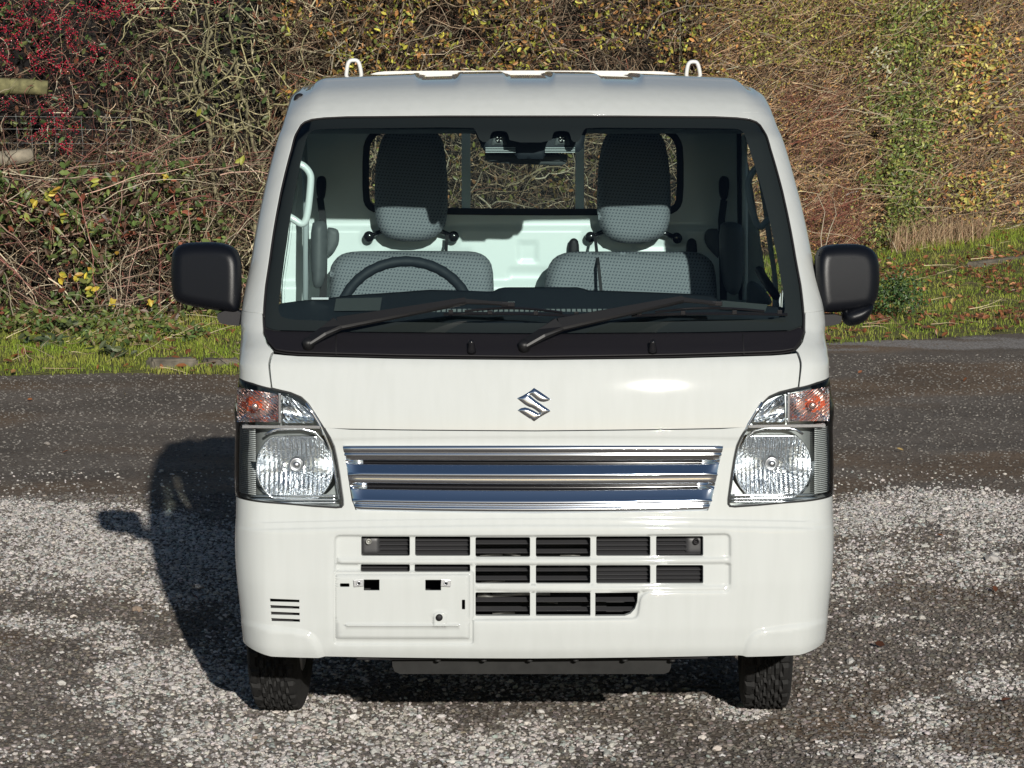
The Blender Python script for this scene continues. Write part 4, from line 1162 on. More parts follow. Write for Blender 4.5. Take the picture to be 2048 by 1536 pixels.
# steering wheel
c = u1(812, 640, .76); c = c + [0, .0, 0]
sw_r = .176; til = R(28)
root = T(empty('steering_wheel', tuple(c)))
ctr = u1(812, 524, .70); ax = np.array([0, math.sin(til), math.cos(til)])
ctr3 = ctr - ax * sw_r * 0.99
pts = [ctr3 + sw_r * (math.cos(t) * np.array([1, 0, 0]) + math.sin(t) * ax) for t in np.linspace(0, 2 * math.pi, 97)]
root.location = tuple(ctr3)
MB().tube(pts, [.0135 + (.0012 if (i % 3 == 0) else 0) for i in range(97)], 12, cap=False).build('rim', [M_dash], root)
mb = MB().box(ctr3 + [0, -.015, 0], (.12, .05, .09), Matrix.Rotation(-til, 3, 'X'), .015)
for a in (R(0), R(180), R(270)):
    e = ctr3 + sw_r * (math.cos(a) * np.array([1, 0, 0]) + math.sin(a) * ax); mb.tube([ctr3, e], .012, 8)
mb.build('hub', [M_dash], root)
# rear-view mirror and camera housing
yH = .60
hs = unp([(942, 232), (1176, 232), (1175, 256), (1171, 270), (1168, 286), (1166, 296), (1158, 304), (1120, 306), (1092, 308), (1086, 318), (1036, 318), (1028, 308), (1000, 306), (970, 304), (962, 292), (955, 276), (948, 256)], yH)[:, [0, 2]]
o = T(pillow('camera_housing', hs, yH, .010, .05, [M_dash], step=.01, r=.02))
for cx_ in (998, 1124):
    q_ = unp([(cx_ - 16, 290), (cx_ - 11, 268), (cx_ - 6, 265), (cx_ + 6, 265), (cx_ + 11, 268), (cx_ + 16, 290)], yH - .014)[:, [0, 2]]
    e = pillow('camera_eye', q_, yH - .012, .004, .01, [M_grey], parent=o, step=.006, r=.006)
    c = u1(cx_, 278, yH - .02); mb = MB().lathe([(.0085, 0), (.0085, .003), (.006, .0035), (.005, .001), (.002, .001)], c, (0, -1, 0), 24); mb.build('camera_lens', [M_blackg], o)
    mb = MB()
    for a in (45, 135, 225, 315):
        mb.box(c + [.0062 * math.cos(R(a)), -.004, .0062 * math.sin(R(a))], (.0028, .001, .0028))
    mb.build('lens_catchlight', [M_post], o)
    mb = MB()
    x0 = cx_ - 27 if cx_ < 1050 else cx_ - 34
    for k_ in range(4):
        a = u1(x0, 295.5 + k_ * 3.0, yH - .014); b = u1(x0 + 60, 295.5 + k_ * 3.0, yH - .014); mb.box((a + b) / 2, (b[0] - a[0], .004, .0017))
    mb.build('vent_slats', [M_lgrey], o)
mq = unp(smoothpoly([(968, 302), (1134, 305), (1136, 320), (1130, 330), (1110, 331), (985, 326), (972, 322)], 1), .68)[:, [0, 2]]
T(pillow('rear_view_mirror', mq, .68, .012, .02, [M_grey], step=.008, r=.012))

bpy.context.view_layer.update()
inv = truck.matrix_world.inverted()
for o in _links:
    if o.parent is None:
        o.parent = truck; o.matrix_parent_inverse = inv
# children of moved empties keep world placement
for o in list(scn.objects):
    if o.parent is not None and o.parent.type == 'EMPTY' and o.parent is not truck and o.parent.name.split('.')[0] in ('cargo_bed', 'steering_wheel'):
        o.matrix_parent_inverse = Matrix.Translation(-o.parent.location)
# ------------------------------------------------------------------ ground
def vnoise(P, s, seed=0):
    """smooth value noise on 2-D or 3-D points"""
    P = A(P) * s; d = P.shape[1]; i = np.floor(P).astype(np.int64); f = P - i; f = f * f * (3 - 2 * f); out = np.zeros(len(P))
    for c in range(2 ** d):
        o = np.array([(c >> k) & 1 for k in range(d)]); h = (i + o)
        k_ = seed * 7919 + np.zeros(len(P), np.int64)
        for a in range(d): k_ = (k_ * 374761393 + h[:, a] * 668265263) & 0x7fffffff
        k_ = ((k_ ^ (k_ >> 13)) * 1274126177) & 0x7fffffff; k_ = (k_ ^ (k_ >> 16)) & 0xffff
        out += k_ / 65535.0 * np.prod(np.where(o, f, 1 - f), 1)
    return out
def fbm(P, s, seed=0, o=3): return sum(vnoise(P, s * 2 ** k, seed + k) * .5 ** k for k in range(o)) / sum(.5 ** k for k in range(o))
hx = A([-16, -8, -3.4, -1.6, 0, 1.5, 3.4, 5.5, 9, 16]); hy = A([13.1, 13.2, 13.3, 13.5, 14.8, 17.4, 20.1, 22.8, 27, 34])
ex_px = [(-300, 756), (0, 753), (240, 750), (480, 752), (900, 735), (1300, 712), (1640, 692), (1850, 680), (2048, 668), (2400, 650)]
eg = gnd(ex_px)
def hedge_y(x): return np.interp(x, hx, hy)
def edge_y(x): return np.interp(x, eg[:, 0], eg[:, 1])
def verge_z(x, y):
    t = np.clip((y - edge_y(x)) / np.maximum(.3, hedge_y(x) - edge_y(x)), 0, 1.6); top = np.interp(x, [-4, -1, 2, 6, 12], [.10, .10, .18, .34, .5])
    q = np.stack([np.broadcast_to(x, np.shape(y)), y], -1).reshape(-1, 2)
    return top * t + .03 * (fbm(q, 2.2, 5) - .4).reshape(np.shape(y)) * np.clip(t * 8, 0, 1) + .006
BL = [(40, 1040, 260, 34, 1.0), (260, 1065, 150, 45, 1.0), (420, 1110, 120, 60, .95), (150, 1110, 260, 50, .75), (380, 1170, 160, 45, .7), (120, 1165, 180, 30, .45), (30, 1240, 70, 18, .6), (150, 1255, 90, 20, .6), (215, 1285, 60, 16, .6),
      (330, 1345, 150, 50, .95), (460, 1380, 120, 55, 1.0), (250, 1395, 130, 26, .55), (330, 1440, 110, 40, .6), (480, 1480, 150, 60, .95), (640, 1450, 140, 60, .8), (620, 1530, 160, 40, .8), (820, 1470, 90, 50, 1.0), (960, 1500, 120, 45, .95), (1060, 1460, 90, 30, .8), (1180, 1480, 90, 30, .75), (900, 1540, 200, 20, .7), (1240, 1500, 50, 22, .5),
      (1500, 1425, 60, 22, .85), (1420, 1410, 50, 14, .5), (700, 1290, 300, 80, .5), (1100, 1340, 260, 60, .45), (560, 1200, 100, 100, .7),
      (1850, 1015, 240, 32, .95), (1720, 1040, 110, 34, .9), (2000, 1060, 120, 40, .6), (1760, 1110, 110, 34, .55), (1950, 1140, 120, 40, .62), (1700, 1170, 90, 28, .5), (2010, 1290, 60, 22, .3), (1760, 1240, 60, 18, .45), (2000, 1370, 70, 34, .8), (1840, 1435, 70, 40, .7), (1700, 1350, 90, 20, .25), (1820, 1510, 90, 30, .9), (1940, 1530, 110, 22, .8), (1900, 1290, 90, 16, .25), (1660, 1500, 60, 20, .3),
      (1850, 688, 420, 9, 1.0), (60, 1500, 120, 30, .2)]
def dens(P):
    """share of pale stones on the ground"""
    P = A(P); q = proj(np.concatenate([P[:, :2], np.zeros((len(P), 1))], 1)); nx_ = (fbm(P, 3.0, 2) - .5) * 120
    m = np.zeros(len(P))
    for (cx, cy, rx, ry, a) in BL: m = np.maximum(m, a * (1 - sm(np.sqrt(((q[:, 0] - cx + nx_) / rx) ** 2 + ((q[:, 1] - cy + nx_ * .22) / ry) ** 2), .55, 1.35)))
    m = np.where(q[:, 1] < 720, m * 1.3, m) * (.72 + .6 * sm(fbm(P, 7.0, 9), .30, .62)) + .035
    out_ = ((q[:, 0] < -60) | (q[:, 0] > 2110)) & (P[:, 1] < 5.5); m = np.where(out_, np.maximum(m, .75 * sm(fbm(P, .9, 44), .42, .62)), m)
    m = np.where(P[:, 1] < -.35, .75 * sm(fbm(P, 1.6, 12), .35, .6) + .15, m)
    return np.clip(m, 0, 1)
gx_ = np.concatenate([[-600, -200, -60, -25], np.arange(-10, 14.01, .09), [30, 80, 240, 600]]); gy_ = np.concatenate([[-600, -150, -40, -12], np.arange(-9.0, -2.05, .25), np.arange(-2.0, 24.01, .09), [60, 200, 600]])
GX, GY = np.meshgrid(gx_, gy_); Pg = np.stack([GX.ravel(), GY.ravel()], 1)
zg = np.where((np.abs(Pg[:, 0] - 2) < 12.1) & (Pg[:, 1] > -2.1) & (Pg[:, 1] < 24.1), .016 * (fbm(Pg, 1.3, 3) - .5), 0)
flat_ = sm(np.minimum(np.abs(Pg[:, 0] + .65), np.abs(Pg[:, 0] - .65)) + np.abs(Pg[:, 1] - .7), .2, .6); zg = zg * flat_
zg = np.where(Pg[:, 1] > edge_y(Pg[:, 0]) + .4, -.05, zg)
n_ = len(gx_); ii, jj = np.meshgrid(np.arange(len(gy_) - 1), np.arange(n_ - 1), indexing='ij'); a_ = (ii * n_ + jj).ravel()
dn = dens(Pg); br = sm(fbm(Pg, 1.1, 21), .45, .7); cl = np.stack([dn, br, np.zeros(len(dn))], 1)
gme = npmesh('ground', np.concatenate([Pg, zg[:, None]], 1), np.stack([a_, a_ + 1, a_ + n_ + 1, a_ + n_], 1), smooth=True, colors=cl)
def ground_mat():
    m, nt, b = newmat('gravel_ground'); b.inputs['Roughness'].default_value = .9; b.inputs['Specular IOR Level'].default_value = .25
    at = N(nt, 'ShaderNodeAttribute', _attribute_name='Col'); sp = N(nt, 'ShaderNodeSeparateColor'); L(nt, at.outputs['Color'], sp.inputs[0])
    tc = N(nt, 'ShaderNodeTexCoord')
    v = N(nt, 'ShaderNodeTexVoronoi', Scale=95.0); L(nt, tc.outputs['Object'], v.inputs['Vector'])
    hv = N(nt, 'ShaderNodeSeparateColor'); L(nt, v.outputs['Color'], hv.inputs[0])
    v2 = N(nt, 'ShaderNodeTexVoronoi', Scale=38.0); L(nt, tc.outputs['Object'], v2.inputs['Vector'])
    h2 = N(nt, 'ShaderNodeSeparateColor'); L(nt, v2.outputs['Color'], h2.inputs[0])
    c1 = ramp(nt, hv.outputs[0], [(0, (.125, .102, .083)), (.45, (.180, .150, .123)), (.80, (.215, .182, .152)), (.975, (.22, .195, .17)), (.992, (.27, .25, .22))])
    c2 = ramp(nt, hv.outputs[1], [(0, (.20, .185, .17)), (.5, (.32, .295, .275)), (1, (.44, .41, .385))])
    no = N(nt, 'ShaderNodeTexNoise', Scale=1.4, Detail=8.0); L(nt, tc.outputs['Object'], no.inputs['Vector'])
    brn = N(nt, 'ShaderNodeMixRGB', _blend_type='MULTIPLY'); L(nt, sp.outputs[1], brn.inputs[0]); L(nt, c1, brn.inputs[1]); brn.inputs[2].default_value = (1.12, .95, .78, 1)
    tone = N(nt, 'ShaderNodeMixRGB', _blend_type='MULTIPLY'); tone.inputs[0].default_value = 1; L(nt, brn.outputs[0], tone.inputs[1]); L(nt, ramp(nt, no.outputs[0], [(.3, (.72,) * 3), (.7, (1.2,) * 3)]), tone.inputs[2])
    # patches: a cell is pale when its random value lies under the local share
    ad = N(nt, 'ShaderNodeMath', _operation='SUBTRACT'); L(nt, sp.outputs[0], ad.inputs[0]); L(nt, hv.outputs[2], ad.inputs[1])
    st = N(nt, 'ShaderNodeMath', _operation='GREATER_THAN'); L(nt, ad.outputs[0], st.inputs[0]); st.inputs[1].default_value = .1
    mx = N(nt, 'ShaderNodeMixRGB'); L(nt, st.outputs[0], mx.inputs[0]); L(nt, tone.outputs[0], mx.inputs[1]); L(nt, c2, mx.inputs[2]); L(nt, mx.outputs[0], b.inputs['Base Color'])
    bp = N(nt, 'ShaderNodeBump', Strength=.7, Distance=.005); L(nt, v.outputs['Distance'], bp.inputs['Height'])
    n3 = N(nt, 'ShaderNodeTexNoise', Scale=60.0, Detail=5.0); L(nt, tc.outputs['Object'], n3.inputs['Vector'])
    b2 = N(nt, 'ShaderNodeBump', Strength=.5, Distance=.01); L(nt, n3.outputs[0], b2.inputs['Height']); L(nt, bp.outputs[0], b2.inputs['Normal']); L(nt, b2.outputs[0], b.inputs['Normal'])
    return m
tag(link('ground', gme, None, [ground_mat()]), kind='structure')

# stones
ico = []; bm = bmesh.new(); bmesh.ops.create_icosphere(bm, subdivisions=1, radius=1.0); bm.verts.index_update()
IV = A([v.co[:] for v in bm.verts]); IF = np.array([[v.index for v in f.verts] for f in bm.faces]); bm.free()
def blobs(name, P, R3, S, C, mat, jit=.22, nvar=24, tilt=.5):
    """many small lumps: centres P, sizes S (n,3), colours C"""
    n = len(P); var = IV[None] * (1 + rng.uniform(-jit, jit, (nvar, 12, 1))); var = var + rng.uniform(-jit * .4, jit * .4, (nvar, 12, 3))
    k = rng.integers(0, nvar, n); V = var[k] * S[:, None, :]
    a = rng.uniform(0, 2 * np.pi, n); t = rng.normal(0, tilt, n); ca, sa, ct, st = np.cos(a), np.sin(a), np.cos(t), np.sin(t)
    x, y, z = V[..., 0].copy(), V[..., 1].copy(), V[..., 2].copy()
    y2 = y * ct[:, None] - z * st[:, None]; z2 = y * st[:, None] + z * ct[:, None]
    V = np.stack([x * ca[:, None] - y2 * sa[:, None], x * sa[:, None] + y2 * ca[:, None], z2], -1) + P[:, None, :]
    F = (IF[None] + (np.arange(n) * 12)[:, None, None]).reshape(-1, 3)
    me = npmesh(name, V.reshape(-1, 3), F, colors=np.repeat(C, 12, 0)); return link(name, me, None, [mat])
def scatter(n, y0, y1, power=1.0):
    y = rng.uniform(y0, y1, n * 2); dpt = y + 7.5; x = -.18 + dpt * .0162 + rng.uniform(-1, 1, n * 2) * (dpt * .178 + .95)
    mx_ = (y1 + 7.5) * .178 + .95; k = rng.uniform(0, mx_, n * 2) < (dpt * .178 + .95); return np.stack([x[k], y[k]], 1)[:n]
def gz(P): return .016 * (fbm(P, 1.3, 3) - .5) * sm(np.minimum(np.abs(P[:, 0] + .65), np.abs(P[:, 0] - .65)) + np.abs(P[:, 1] - .7), .2, .6)
M_stone = vcol_mat('gravel_stone', .85, bump=.4, bscale=260, spec=.3)
P = scatter(235000, -.35, 6.0); d = dens(P); P = P[rng.uniform(0, 1, len(P)) < d ** 1.1]
n = len(P); r = rng.uniform(.0030, .0074, n) * np.where(rng.uniform(0, 1, n) < .07, rng.uniform(1.3, 1.9, n), 1)
S = np.stack([r * rng.uniform(.9, 1.4, n), r * rng.uniform(.7, 1.0, n), r * rng.uniform(.45, .75, n)], 1)
b_ = np.clip(rng.normal(.50, .085, n), .15, .70); tint = np.stack([1 + rng.normal(.02, .03, n), .955 + rng.normal(0, .015, n), .90 + rng.normal(0, .03, n)], 1)
k = rng.uniform(0, 1, n) < .12; tint[k] = tint[k] * [.85, .97, .97]; b_[k] *= .75
tag(blobs('pale_gravel', np.column_stack([P, gz(P) + r * .35]), None, S, np.clip(b_[:, None] * tint, .02, .8), M_stone), kind='stuff')
P = scatter(130000, -.35, 5.2); n = len(P); r = rng.uniform(.003, .0078, n)
S = np.stack([r * rng.uniform(.9, 1.4, n), r * rng.uniform(.7, 1.0, n), r * rng.uniform(.45, .8, n)], 1)
b_ = np.clip(np.exp(rng.normal(math.log(.14), .38, n)), .03, .42); tint = np.stack([1.06 + rng.normal(0, .05, n), np.full(n, .94), .84 + rng.normal(0, .05, n)], 1)
tag(blobs('dark_gravel', np.column_stack([P, gz(P) + r * .2]), None, S, np.clip(b_[:, None] * tint, .01, .8), M_stone), kind='stuff')
P = scatter(25000, 5.0, 12.0); P = P[P[:, 1] < edge_y(P[:, 0]) + .05]; n = len(P); r = rng.uniform(.003, .0075, n)
S = np.stack([r * 1.2, r * .9, r * .6], 1); b_ = np.clip(np.exp(rng.normal(math.log(.155), .26, n)), .05, .32)
tag(blobs('loose_grit', np.column_stack([P, gz(P) + r * .2]), None, S, np.clip(b_[:, None] * [1.04, .96, .87], .01, .8), M_stone), kind='stuff')
# a few bigger stones one can pick out
for (px, py, s_, c) in ((275, 1222, .020, (.38, .29, .22)), (1985, 1122, .026, (.42, .40, .38)), (1845, 1238, .014, (.5, .47, .43)), (1700, 1325, .013, (.45, .44, .42)), (95, 890, .018, (.30, .27, .24))):
    g = gnd([[px, py]])[0]
    o = blobs('stone', A([[g[0], g[1], .3 * s_]]), None, A([[s_ * 1.2, s_, s_ * .7]]), A([c]), M_stone)
    lab = {275: 'brown lump of stone on the gravel left of the truck shadow', 1985: 'largest pale grey stone on the gravel at the right edge', 1845: 'small whitish stone on dark gravel right of the front bumper', 1700: 'small pale stone right of the front wheel', 95: 'brownish stone on the dark road beyond the shadow, far left'}[px]
    tag(o, lab, 'stone')

# ------------------------------------------------------------------ verge
vx = np.arange(-11, 15, .12); ts_ = np.linspace(-.06, 1.6, 34)
VX, TT = np.meshgrid(vx, ts_); ey, hy_ = edge_y(VX), hedge_y(VX)
wob = .10 * (fbm(np.stack([VX.ravel(), VX.ravel() * 0], 1), 1.7, 4) - .5).reshape(VX.shape)
VY = ey + wob + (hy_ - ey) * TT; VZ = verge_z(VX, VY); VZ = np.where(TT < 0, -.02, VZ)
k = len(vx); ii, jj = np.meshgrid(np.arange(len(ts_) - 1), np.arange(k - 1), indexing='ij'); a_ = (ii * k + jj).ravel()
vme = npmesh('verge', np.stack([VX, VY, VZ], -1).reshape(-1, 3), np.stack([a_, a_ + 1, a_ + k + 1, a_ + k], 1), smooth=True)
def verge_mat():
    m, nt, b = newmat('verge_soil'); b.inputs['Roughness'].default_value = .95
    tc = N(nt, 'ShaderNodeTexCoord'); no = N(nt, 'ShaderNodeTexNoise', Scale=3.0, Detail=8.0, Roughness=.7); L(nt, tc.outputs['Object'], no.inputs['Vector'])
    L(nt, ramp(nt, no.outputs[0], [(.32, (.12, .075, .04)), (.46, (.12, .11, .035)), (.6, (.18, .20, .04)), (.75, (.25, .27, .055))]), b.inputs['Base Color'])
    n2 = N(nt, 'ShaderNodeTexNoise', Scale=40.0, Detail=6.0); L(nt, tc.outputs['Object'], n2.inputs['Vector'])
    bp = N(nt, 'ShaderNodeBump', Strength=1.0, Distance=.05); L(nt, n2.outputs[0], bp.inputs['Height']); L(nt, bp.outputs[0], b.inputs['Normal']); return m
tag(link('verge', vme, None, [verge_mat()]), kind='structure')
def vpts(n, x0=-7.5, x1=10.5, t0=0.0, t1=1.12):
    x = rng.uniform(x0, x1, n); t = rng.uniform(t0, t1, n); y = edge_y(x) + (hedge_y(x) - edge_y(x)) * t; return x, y, t
def blades(name, x, y, z, h, wdt, C, mat, lean=.35):
    n = len(x); a = rng.uniform(0, 2 * np.pi, n); l = np.abs(rng.normal(0, lean, n)); la = rng.uniform(0, 2 * np.pi, n)
    b0 = np.stack([x, y, z], 1); side_ = np.stack([np.cos(a), np.sin(a), 0 * a], 1) * (wdt / 2)[:, None]
    dirv = np.stack([np.cos(la) * l, np.sin(la) * l, np.ones(n)], 1)
    mid = b0 + dirv * (h * .55)[:, None]; tip = b0 + dirv * h[:, None] + np.stack([np.cos(la), np.sin(la), -.3 + 0 * la], 1) * (h * l * .6)[:, None]
    V = np.stack([b0 - side_, b0 + side_, mid + side_ * .8, mid - side_ * .8, tip], 1).reshape(-1, 3); o = np.arange(n) * 5
    F = np.concatenate([np.stack([o, o + 1, o + 2], 1), np.stack([o, o + 2, o + 3], 1), np.stack([o + 3, o + 2, o + 4], 1)])
    me = npmesh(name, V, F, colors=np.repeat(C, 5, 0)); return link(name, me, None, [mat])
M_grass = vcol_mat('grass_blade', .6, trans=.25); M_leaf = vcol_mat('leaf', .45, trans=.18, spec=.4)
x, y, t = vpts(145000); q = np.stack([x, y], 1); g = fbm(q, 1.4, 31) + .35 * (.75 - np.abs(t - .5)); k = (g > .47 + .3 * rng.uniform(-.5, .5, len(x)) + .5 * np.clip(.10 - t, 0, .1) / .1 * rng.uniform(0, 1, len(x))); x, y, t, g = x[k], y[k], t[k], g[k]; n = len(x)
base = A([.21, .30, .030]); dry = A([.38, .34, .09]); mixv = np.clip(fbm(np.stack([x, y], 1), 2.5, 8)[:, None] * 1.4 - .45 + rng.normal(0, .15, (n, 1)), 0, 1)
C = (base * (1 - mixv) + dry * mixv) * np.exp(rng.normal(0, .25, (n, 1)))
hgt = rng.uniform(.015, .045, n) * (1 + 1.2 * (t > .85)) * (.6 + .9 * fbm(np.stack([x, y], 1), 3.1, 77))
tag(blades('grass', x, y, verge_z(x, y) - .004, hgt, rng.uniform(.003, .006, n), np.clip(C, 0, .6), M_grass), kind='stuff')
def leaves(name, P, size, C, mat, parent=None, nvec=None, spread=.9, aspect=.75):
    """folded oval leaves, facing roughly nvec"""
    n = len(P); nv = np.tile(A(nvec if nvec is not None else (0, -1, .35)), (n, 1)) + rng.normal(0, spread, (n, 3)); nv /= np.linalg.norm(nv, axis=1)[:, None]
    u = np.cross(nv, rng.normal(0, 1, (n, 3))); u /= np.linalg.norm(u, axis=1)[:, None]; v = np.cross(nv, u); s = A(size)[:, None]
    sh = [(-1, 0, 0), (-.35, .62, .12), (.45, .55, .14), (1, 0, .05), (.45, -.55, .14), (-.35, -.62, .12), (0, 0, -.05)]
    V = np.stack([P + s * .5 * (a * u + b * aspect * v + c * nv) for a, b, c in sh], 1).reshape(-1, 3); o = np.arange(n) * 7
    F = np.concatenate([np.stack([o + 6, o + i, o + (i + 1) % 6], 1) for i in range(6)])
    me = npmesh(name, V, F, colors=np.repeat(np.clip(C, 0.003, .8), 7, 0)); return link(name, me, parent, [mat])
def pal(n, cols, wts, var=.25):
    c = A(cols)[rng.choice(len(cols), n, p=A(wts) / sum(wts))]; return c * np.exp(rng.normal(0, var, (n, 1)))
x, y, t = vpts(3600, t0=.0, t1=1.1); k = (x > 1.2) | (rng.uniform(0, 1, len(x)) < .35); x, y = x[k], y[k]; lg_ = gnd([(1880, 1072), (2012, 1402), (1700, 742), (1720, 745), (700, 1010), (130, 905), (60, 800), (1990, 1180), (390, 1195), (1760, 1290), (1930, 760), (250, 790), (1800, 900)], .01); x = np.append(x, lg_[:, 0]); y = np.append(y, lg_[:, 1]); n = len(x)
tag(leaves('fallen_leaves', np.column_stack([x, y, np.where(y > edge_y(x), verge_z(x, y) + .022, .014)]), np.where(y > edge_y(x), rng.uniform(.03, .075, n), .036), pal(n, [(.26, .10, .04), (.18, .07, .035), (.36, .20, .08), (.12, .05, .03), (.42, .30, .12)], [3, 3, 2, 2, .6]), M_leaf, nvec=(0, -.3, 1), spread=.45), kind='stuff')
x, y, t = vpts(12000, x0=.8, x1=10, t0=.02, t1=.75); k = fbm(np.stack([x, y], 1), 2.2, 91) > .60; x, y = x[k], y[k]; n = len(x)
tag(leaves('leaf_litter', np.column_stack([x, y, verge_z(x, y) + .028]), rng.uniform(.025, .06, n), pal(n, [(.26, .10, .045), (.17, .07, .04), (.34, .17, .08), (.11, .05, .03)], [3, 3, 1.5, 2]), M_leaf, nvec=(0, -.3, 1), spread=.45), kind='stuff')
x, y, t = vpts(13000, x0=-7.4, x1=.6, t0=.22, t1=1.1); k = fbm(np.stack([x, y], 1), 2.6, 93) + .5 * (t[:] - .7) > .50; x, y = x[k], y[k]; n = len(x)
tag(leaves('ground_cover', np.column_stack([x, y, verge_z(x, y) + rng.uniform(.02, .10, n)]), rng.uniform(.03, .06, n), pal(n, [(.09, .14, .04), (.15, .19, .05), (.16, .08, .04), (.24, .20, .10)], [3, 3, 1.5, 1]), M_leaf, nvec=(0, -.5, .8), spread=.5), kind='stuff')
M_twig = vcol_mat('twig_bark', .85)
STRAW = 1

# ------------------------------------------------------------------ twigs
def twigs(P0, D, Ln, rad, C, k=6, wander=.35, droop=0.0, sides=3, taper=.25):
    """returns V, F, C of many thin tapering twigs"""
    n = len(P0); D = D / np.linalg.norm(D, axis=1)[:, None]; P = [P0]; d = D.copy(); step = (A(Ln) / (k - 1))[:, None]; dirs = [d]
    for i in range(k - 1):
        d = d + rng.normal(0, wander, (n, 3)) + np.array([0, 0, -droop]); d /= np.linalg.norm(d, axis=1)[:, None]; P.append(P[-1] + d * step); dirs.append(d)
    V = []; rad = A(rad)
    for i in range(k):
        a = np.cross(dirs[i], [.31, .92, .25]); a /= np.linalg.norm(a, axis=1)[:, None] + 1e-9; b = np.cross(dirs[i], a); r = (rad * (1 - (1 - taper) * i / (k - 1)))[:, None]
        for j in range(sides):
            t = 2 * math.pi * j / sides; V.append(P[i] + r * (math.cos(t) * a + math.sin(t) * b))
    V = np.stack(V, 1); m = k * sides; F = []
    for i in range(k - 1):
        for j in range(sides): F.append([i * sides + j, i * sides + (j + 1) % sides, (i + 1) * sides + (j + 1) % sides, (i + 1) * sides + j])
    F = (A(F).astype(int)[None] + (np.arange(n) * m)[:, None, None]).reshape(-1, 4)
    return V.reshape(-1, 3), F, np.repeat(C, m, 0), np.stack(P, 1)
def merge(parts):
    V = []; F = []; C = []; o = 0
    for p in parts: V.append(p[0]); F.append(p[1] + o); C.append(p[2]); o += len(p[0])
    return np.concatenate(V), np.concatenate(F), np.concatenate(C)
def twigobj(name, parts, parent):
    V, F, C = merge(parts); return link(name, npmesh(name, V, F, colors=np.clip(C, .002, .8)), parent, [M_twig])
def face(px0, px1, py0, py1, n, back0=0.0, back1=.5, reject=None):
    """random points on / behind the hedge face whose picture lies in a pixel box"""
    x = np.zeros((0,)); out = []
    px = rng.uniform(px0, px1, n); py = rng.uniform(py0, py1, n); d = rays(np.stack([px, py], 1))
    t = np.full(n, 24.0)
    for _ in range(12):
        p = CAM + d * t[:, None]; t = (hedge_y(p[:, 0]) - CAM[1]) / d[:, 1]
    bk = rng.uniform(back0, back1, n) ** 1.0; p = CAM + d * t[:, None]
    p[:, 1] += bk + .22 * (fbm(p[:, [0, 2]], 1.3, 14) - .5) * 1.0; return p
def dirs(n, mean, sp): return A(mean) + rng.normal(0, sp, (n, 3)) * [1, .6, 1]
def plant(name, x, label, cat): return empty(name, (float(x), float(hedge_y(x)) + .3, float(verge_z(A([x]), A([hedge_y(x)]))[0])), 0, label, cat)
def fix(root):
    bpy.context.view_layer.update()
    for o in scn.objects:
        if o.parent is root: o.matrix_parent_inverse = root.matrix_world.inverted()
x, y, t = vpts(700, x0=-7, x1=7.0, t0=.0, t1=1.05); n = len(x)
V_, F_, C_, _q = twigs(np.column_stack([x, y, verge_z(x, y) + .03]), np.column_stack([rng.normal(0, 1, n), rng.normal(0, .4, n), rng.uniform(0, .35, n)]), rng.uniform(.08, .32, n), rng.uniform(.0015, .003, n), pal(n, [(.46, .38, .24), (.30, .22, .14), (.20, .13, .09)], [2, 1, 1]), k=5, wander=.12)
tag(link('straw_litter', npmesh('straw', V_, F_, colors=np.clip(C_, 0, .8)), None, [M_twig]), kind='stuff')
def shaded(C, p=.42, k=.22):
    """darken a random share of the twigs, painted shade for the hedge gaps"""
    return C * np.where(rng.uniform(0, 1, (len(C), 1)) < p, k, 1.0)  # random dark factor stands in for shade inside the hedge
BARK = [(.16, .125, .085), (.23, .19, .125), (.11, .085, .06), (.30, .26, .19)]
def core(x0, x1, back, h, colr, root, zlo=0.0):  # dark solid behind the twigs stands in for deep shade in the gaps
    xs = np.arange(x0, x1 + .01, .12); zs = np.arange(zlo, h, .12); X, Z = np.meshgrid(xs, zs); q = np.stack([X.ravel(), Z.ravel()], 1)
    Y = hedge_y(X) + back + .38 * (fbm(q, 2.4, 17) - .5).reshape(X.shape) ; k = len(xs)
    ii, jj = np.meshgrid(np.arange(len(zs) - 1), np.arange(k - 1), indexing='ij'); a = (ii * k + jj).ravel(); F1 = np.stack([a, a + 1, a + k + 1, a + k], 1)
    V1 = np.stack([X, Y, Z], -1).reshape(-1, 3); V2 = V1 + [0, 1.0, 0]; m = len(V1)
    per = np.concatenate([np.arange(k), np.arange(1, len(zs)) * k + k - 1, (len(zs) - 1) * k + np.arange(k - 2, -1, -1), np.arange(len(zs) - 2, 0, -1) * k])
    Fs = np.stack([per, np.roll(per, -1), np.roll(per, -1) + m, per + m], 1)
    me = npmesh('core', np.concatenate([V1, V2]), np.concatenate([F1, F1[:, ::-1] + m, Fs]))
    return link('shade_core', me, root, [simple('hedge_shade', colr, .95, var=.6, vscale=14, bump=1.0, bscale=25)])
XL = lambda px: float(face(px, px + .01, 400, 400.01, 2)[0][0])

# right-hand clipped hedge
hr = plant('hedge', 4.2, 'wide dense brown leafless hedge behind the right side of the truck', 'hedge')
n = 44000; P = face(1390, 3000, -200, 500, n, -.05, .50)
base_z = verge_z(P[:, 0], P[:, 1]); P = P[P[:, 2] > base_z]; n = len(P)
swing = fbm(P[:, [0, 2]], .9, 40) - .5
D = np.stack([.95 + 0 * swing, -.15 + 0 * swing, .55 + 1.5 * swing], 1) * np.where(rng.uniform(0, 1, (n, 1)) < .3, .3, 1) + rng.normal(0, .45, (n, 3)) * [1, .6, 1]
C1 = pal(n, [(.37, .235, .14), (.48, .325, .20), (.19, .11, .07), (.58, .44, .29), (.27, .22, .085)], [3, 2.6, 3.0, 1.0, 1.0], .35) * shaded(np.ones((n, 1)), .25, .35)
t1 = twigs(P, D, rng.uniform(.10, .28, n), rng.uniform(.0017, .0034, n), C1, k=4, wander=.20)
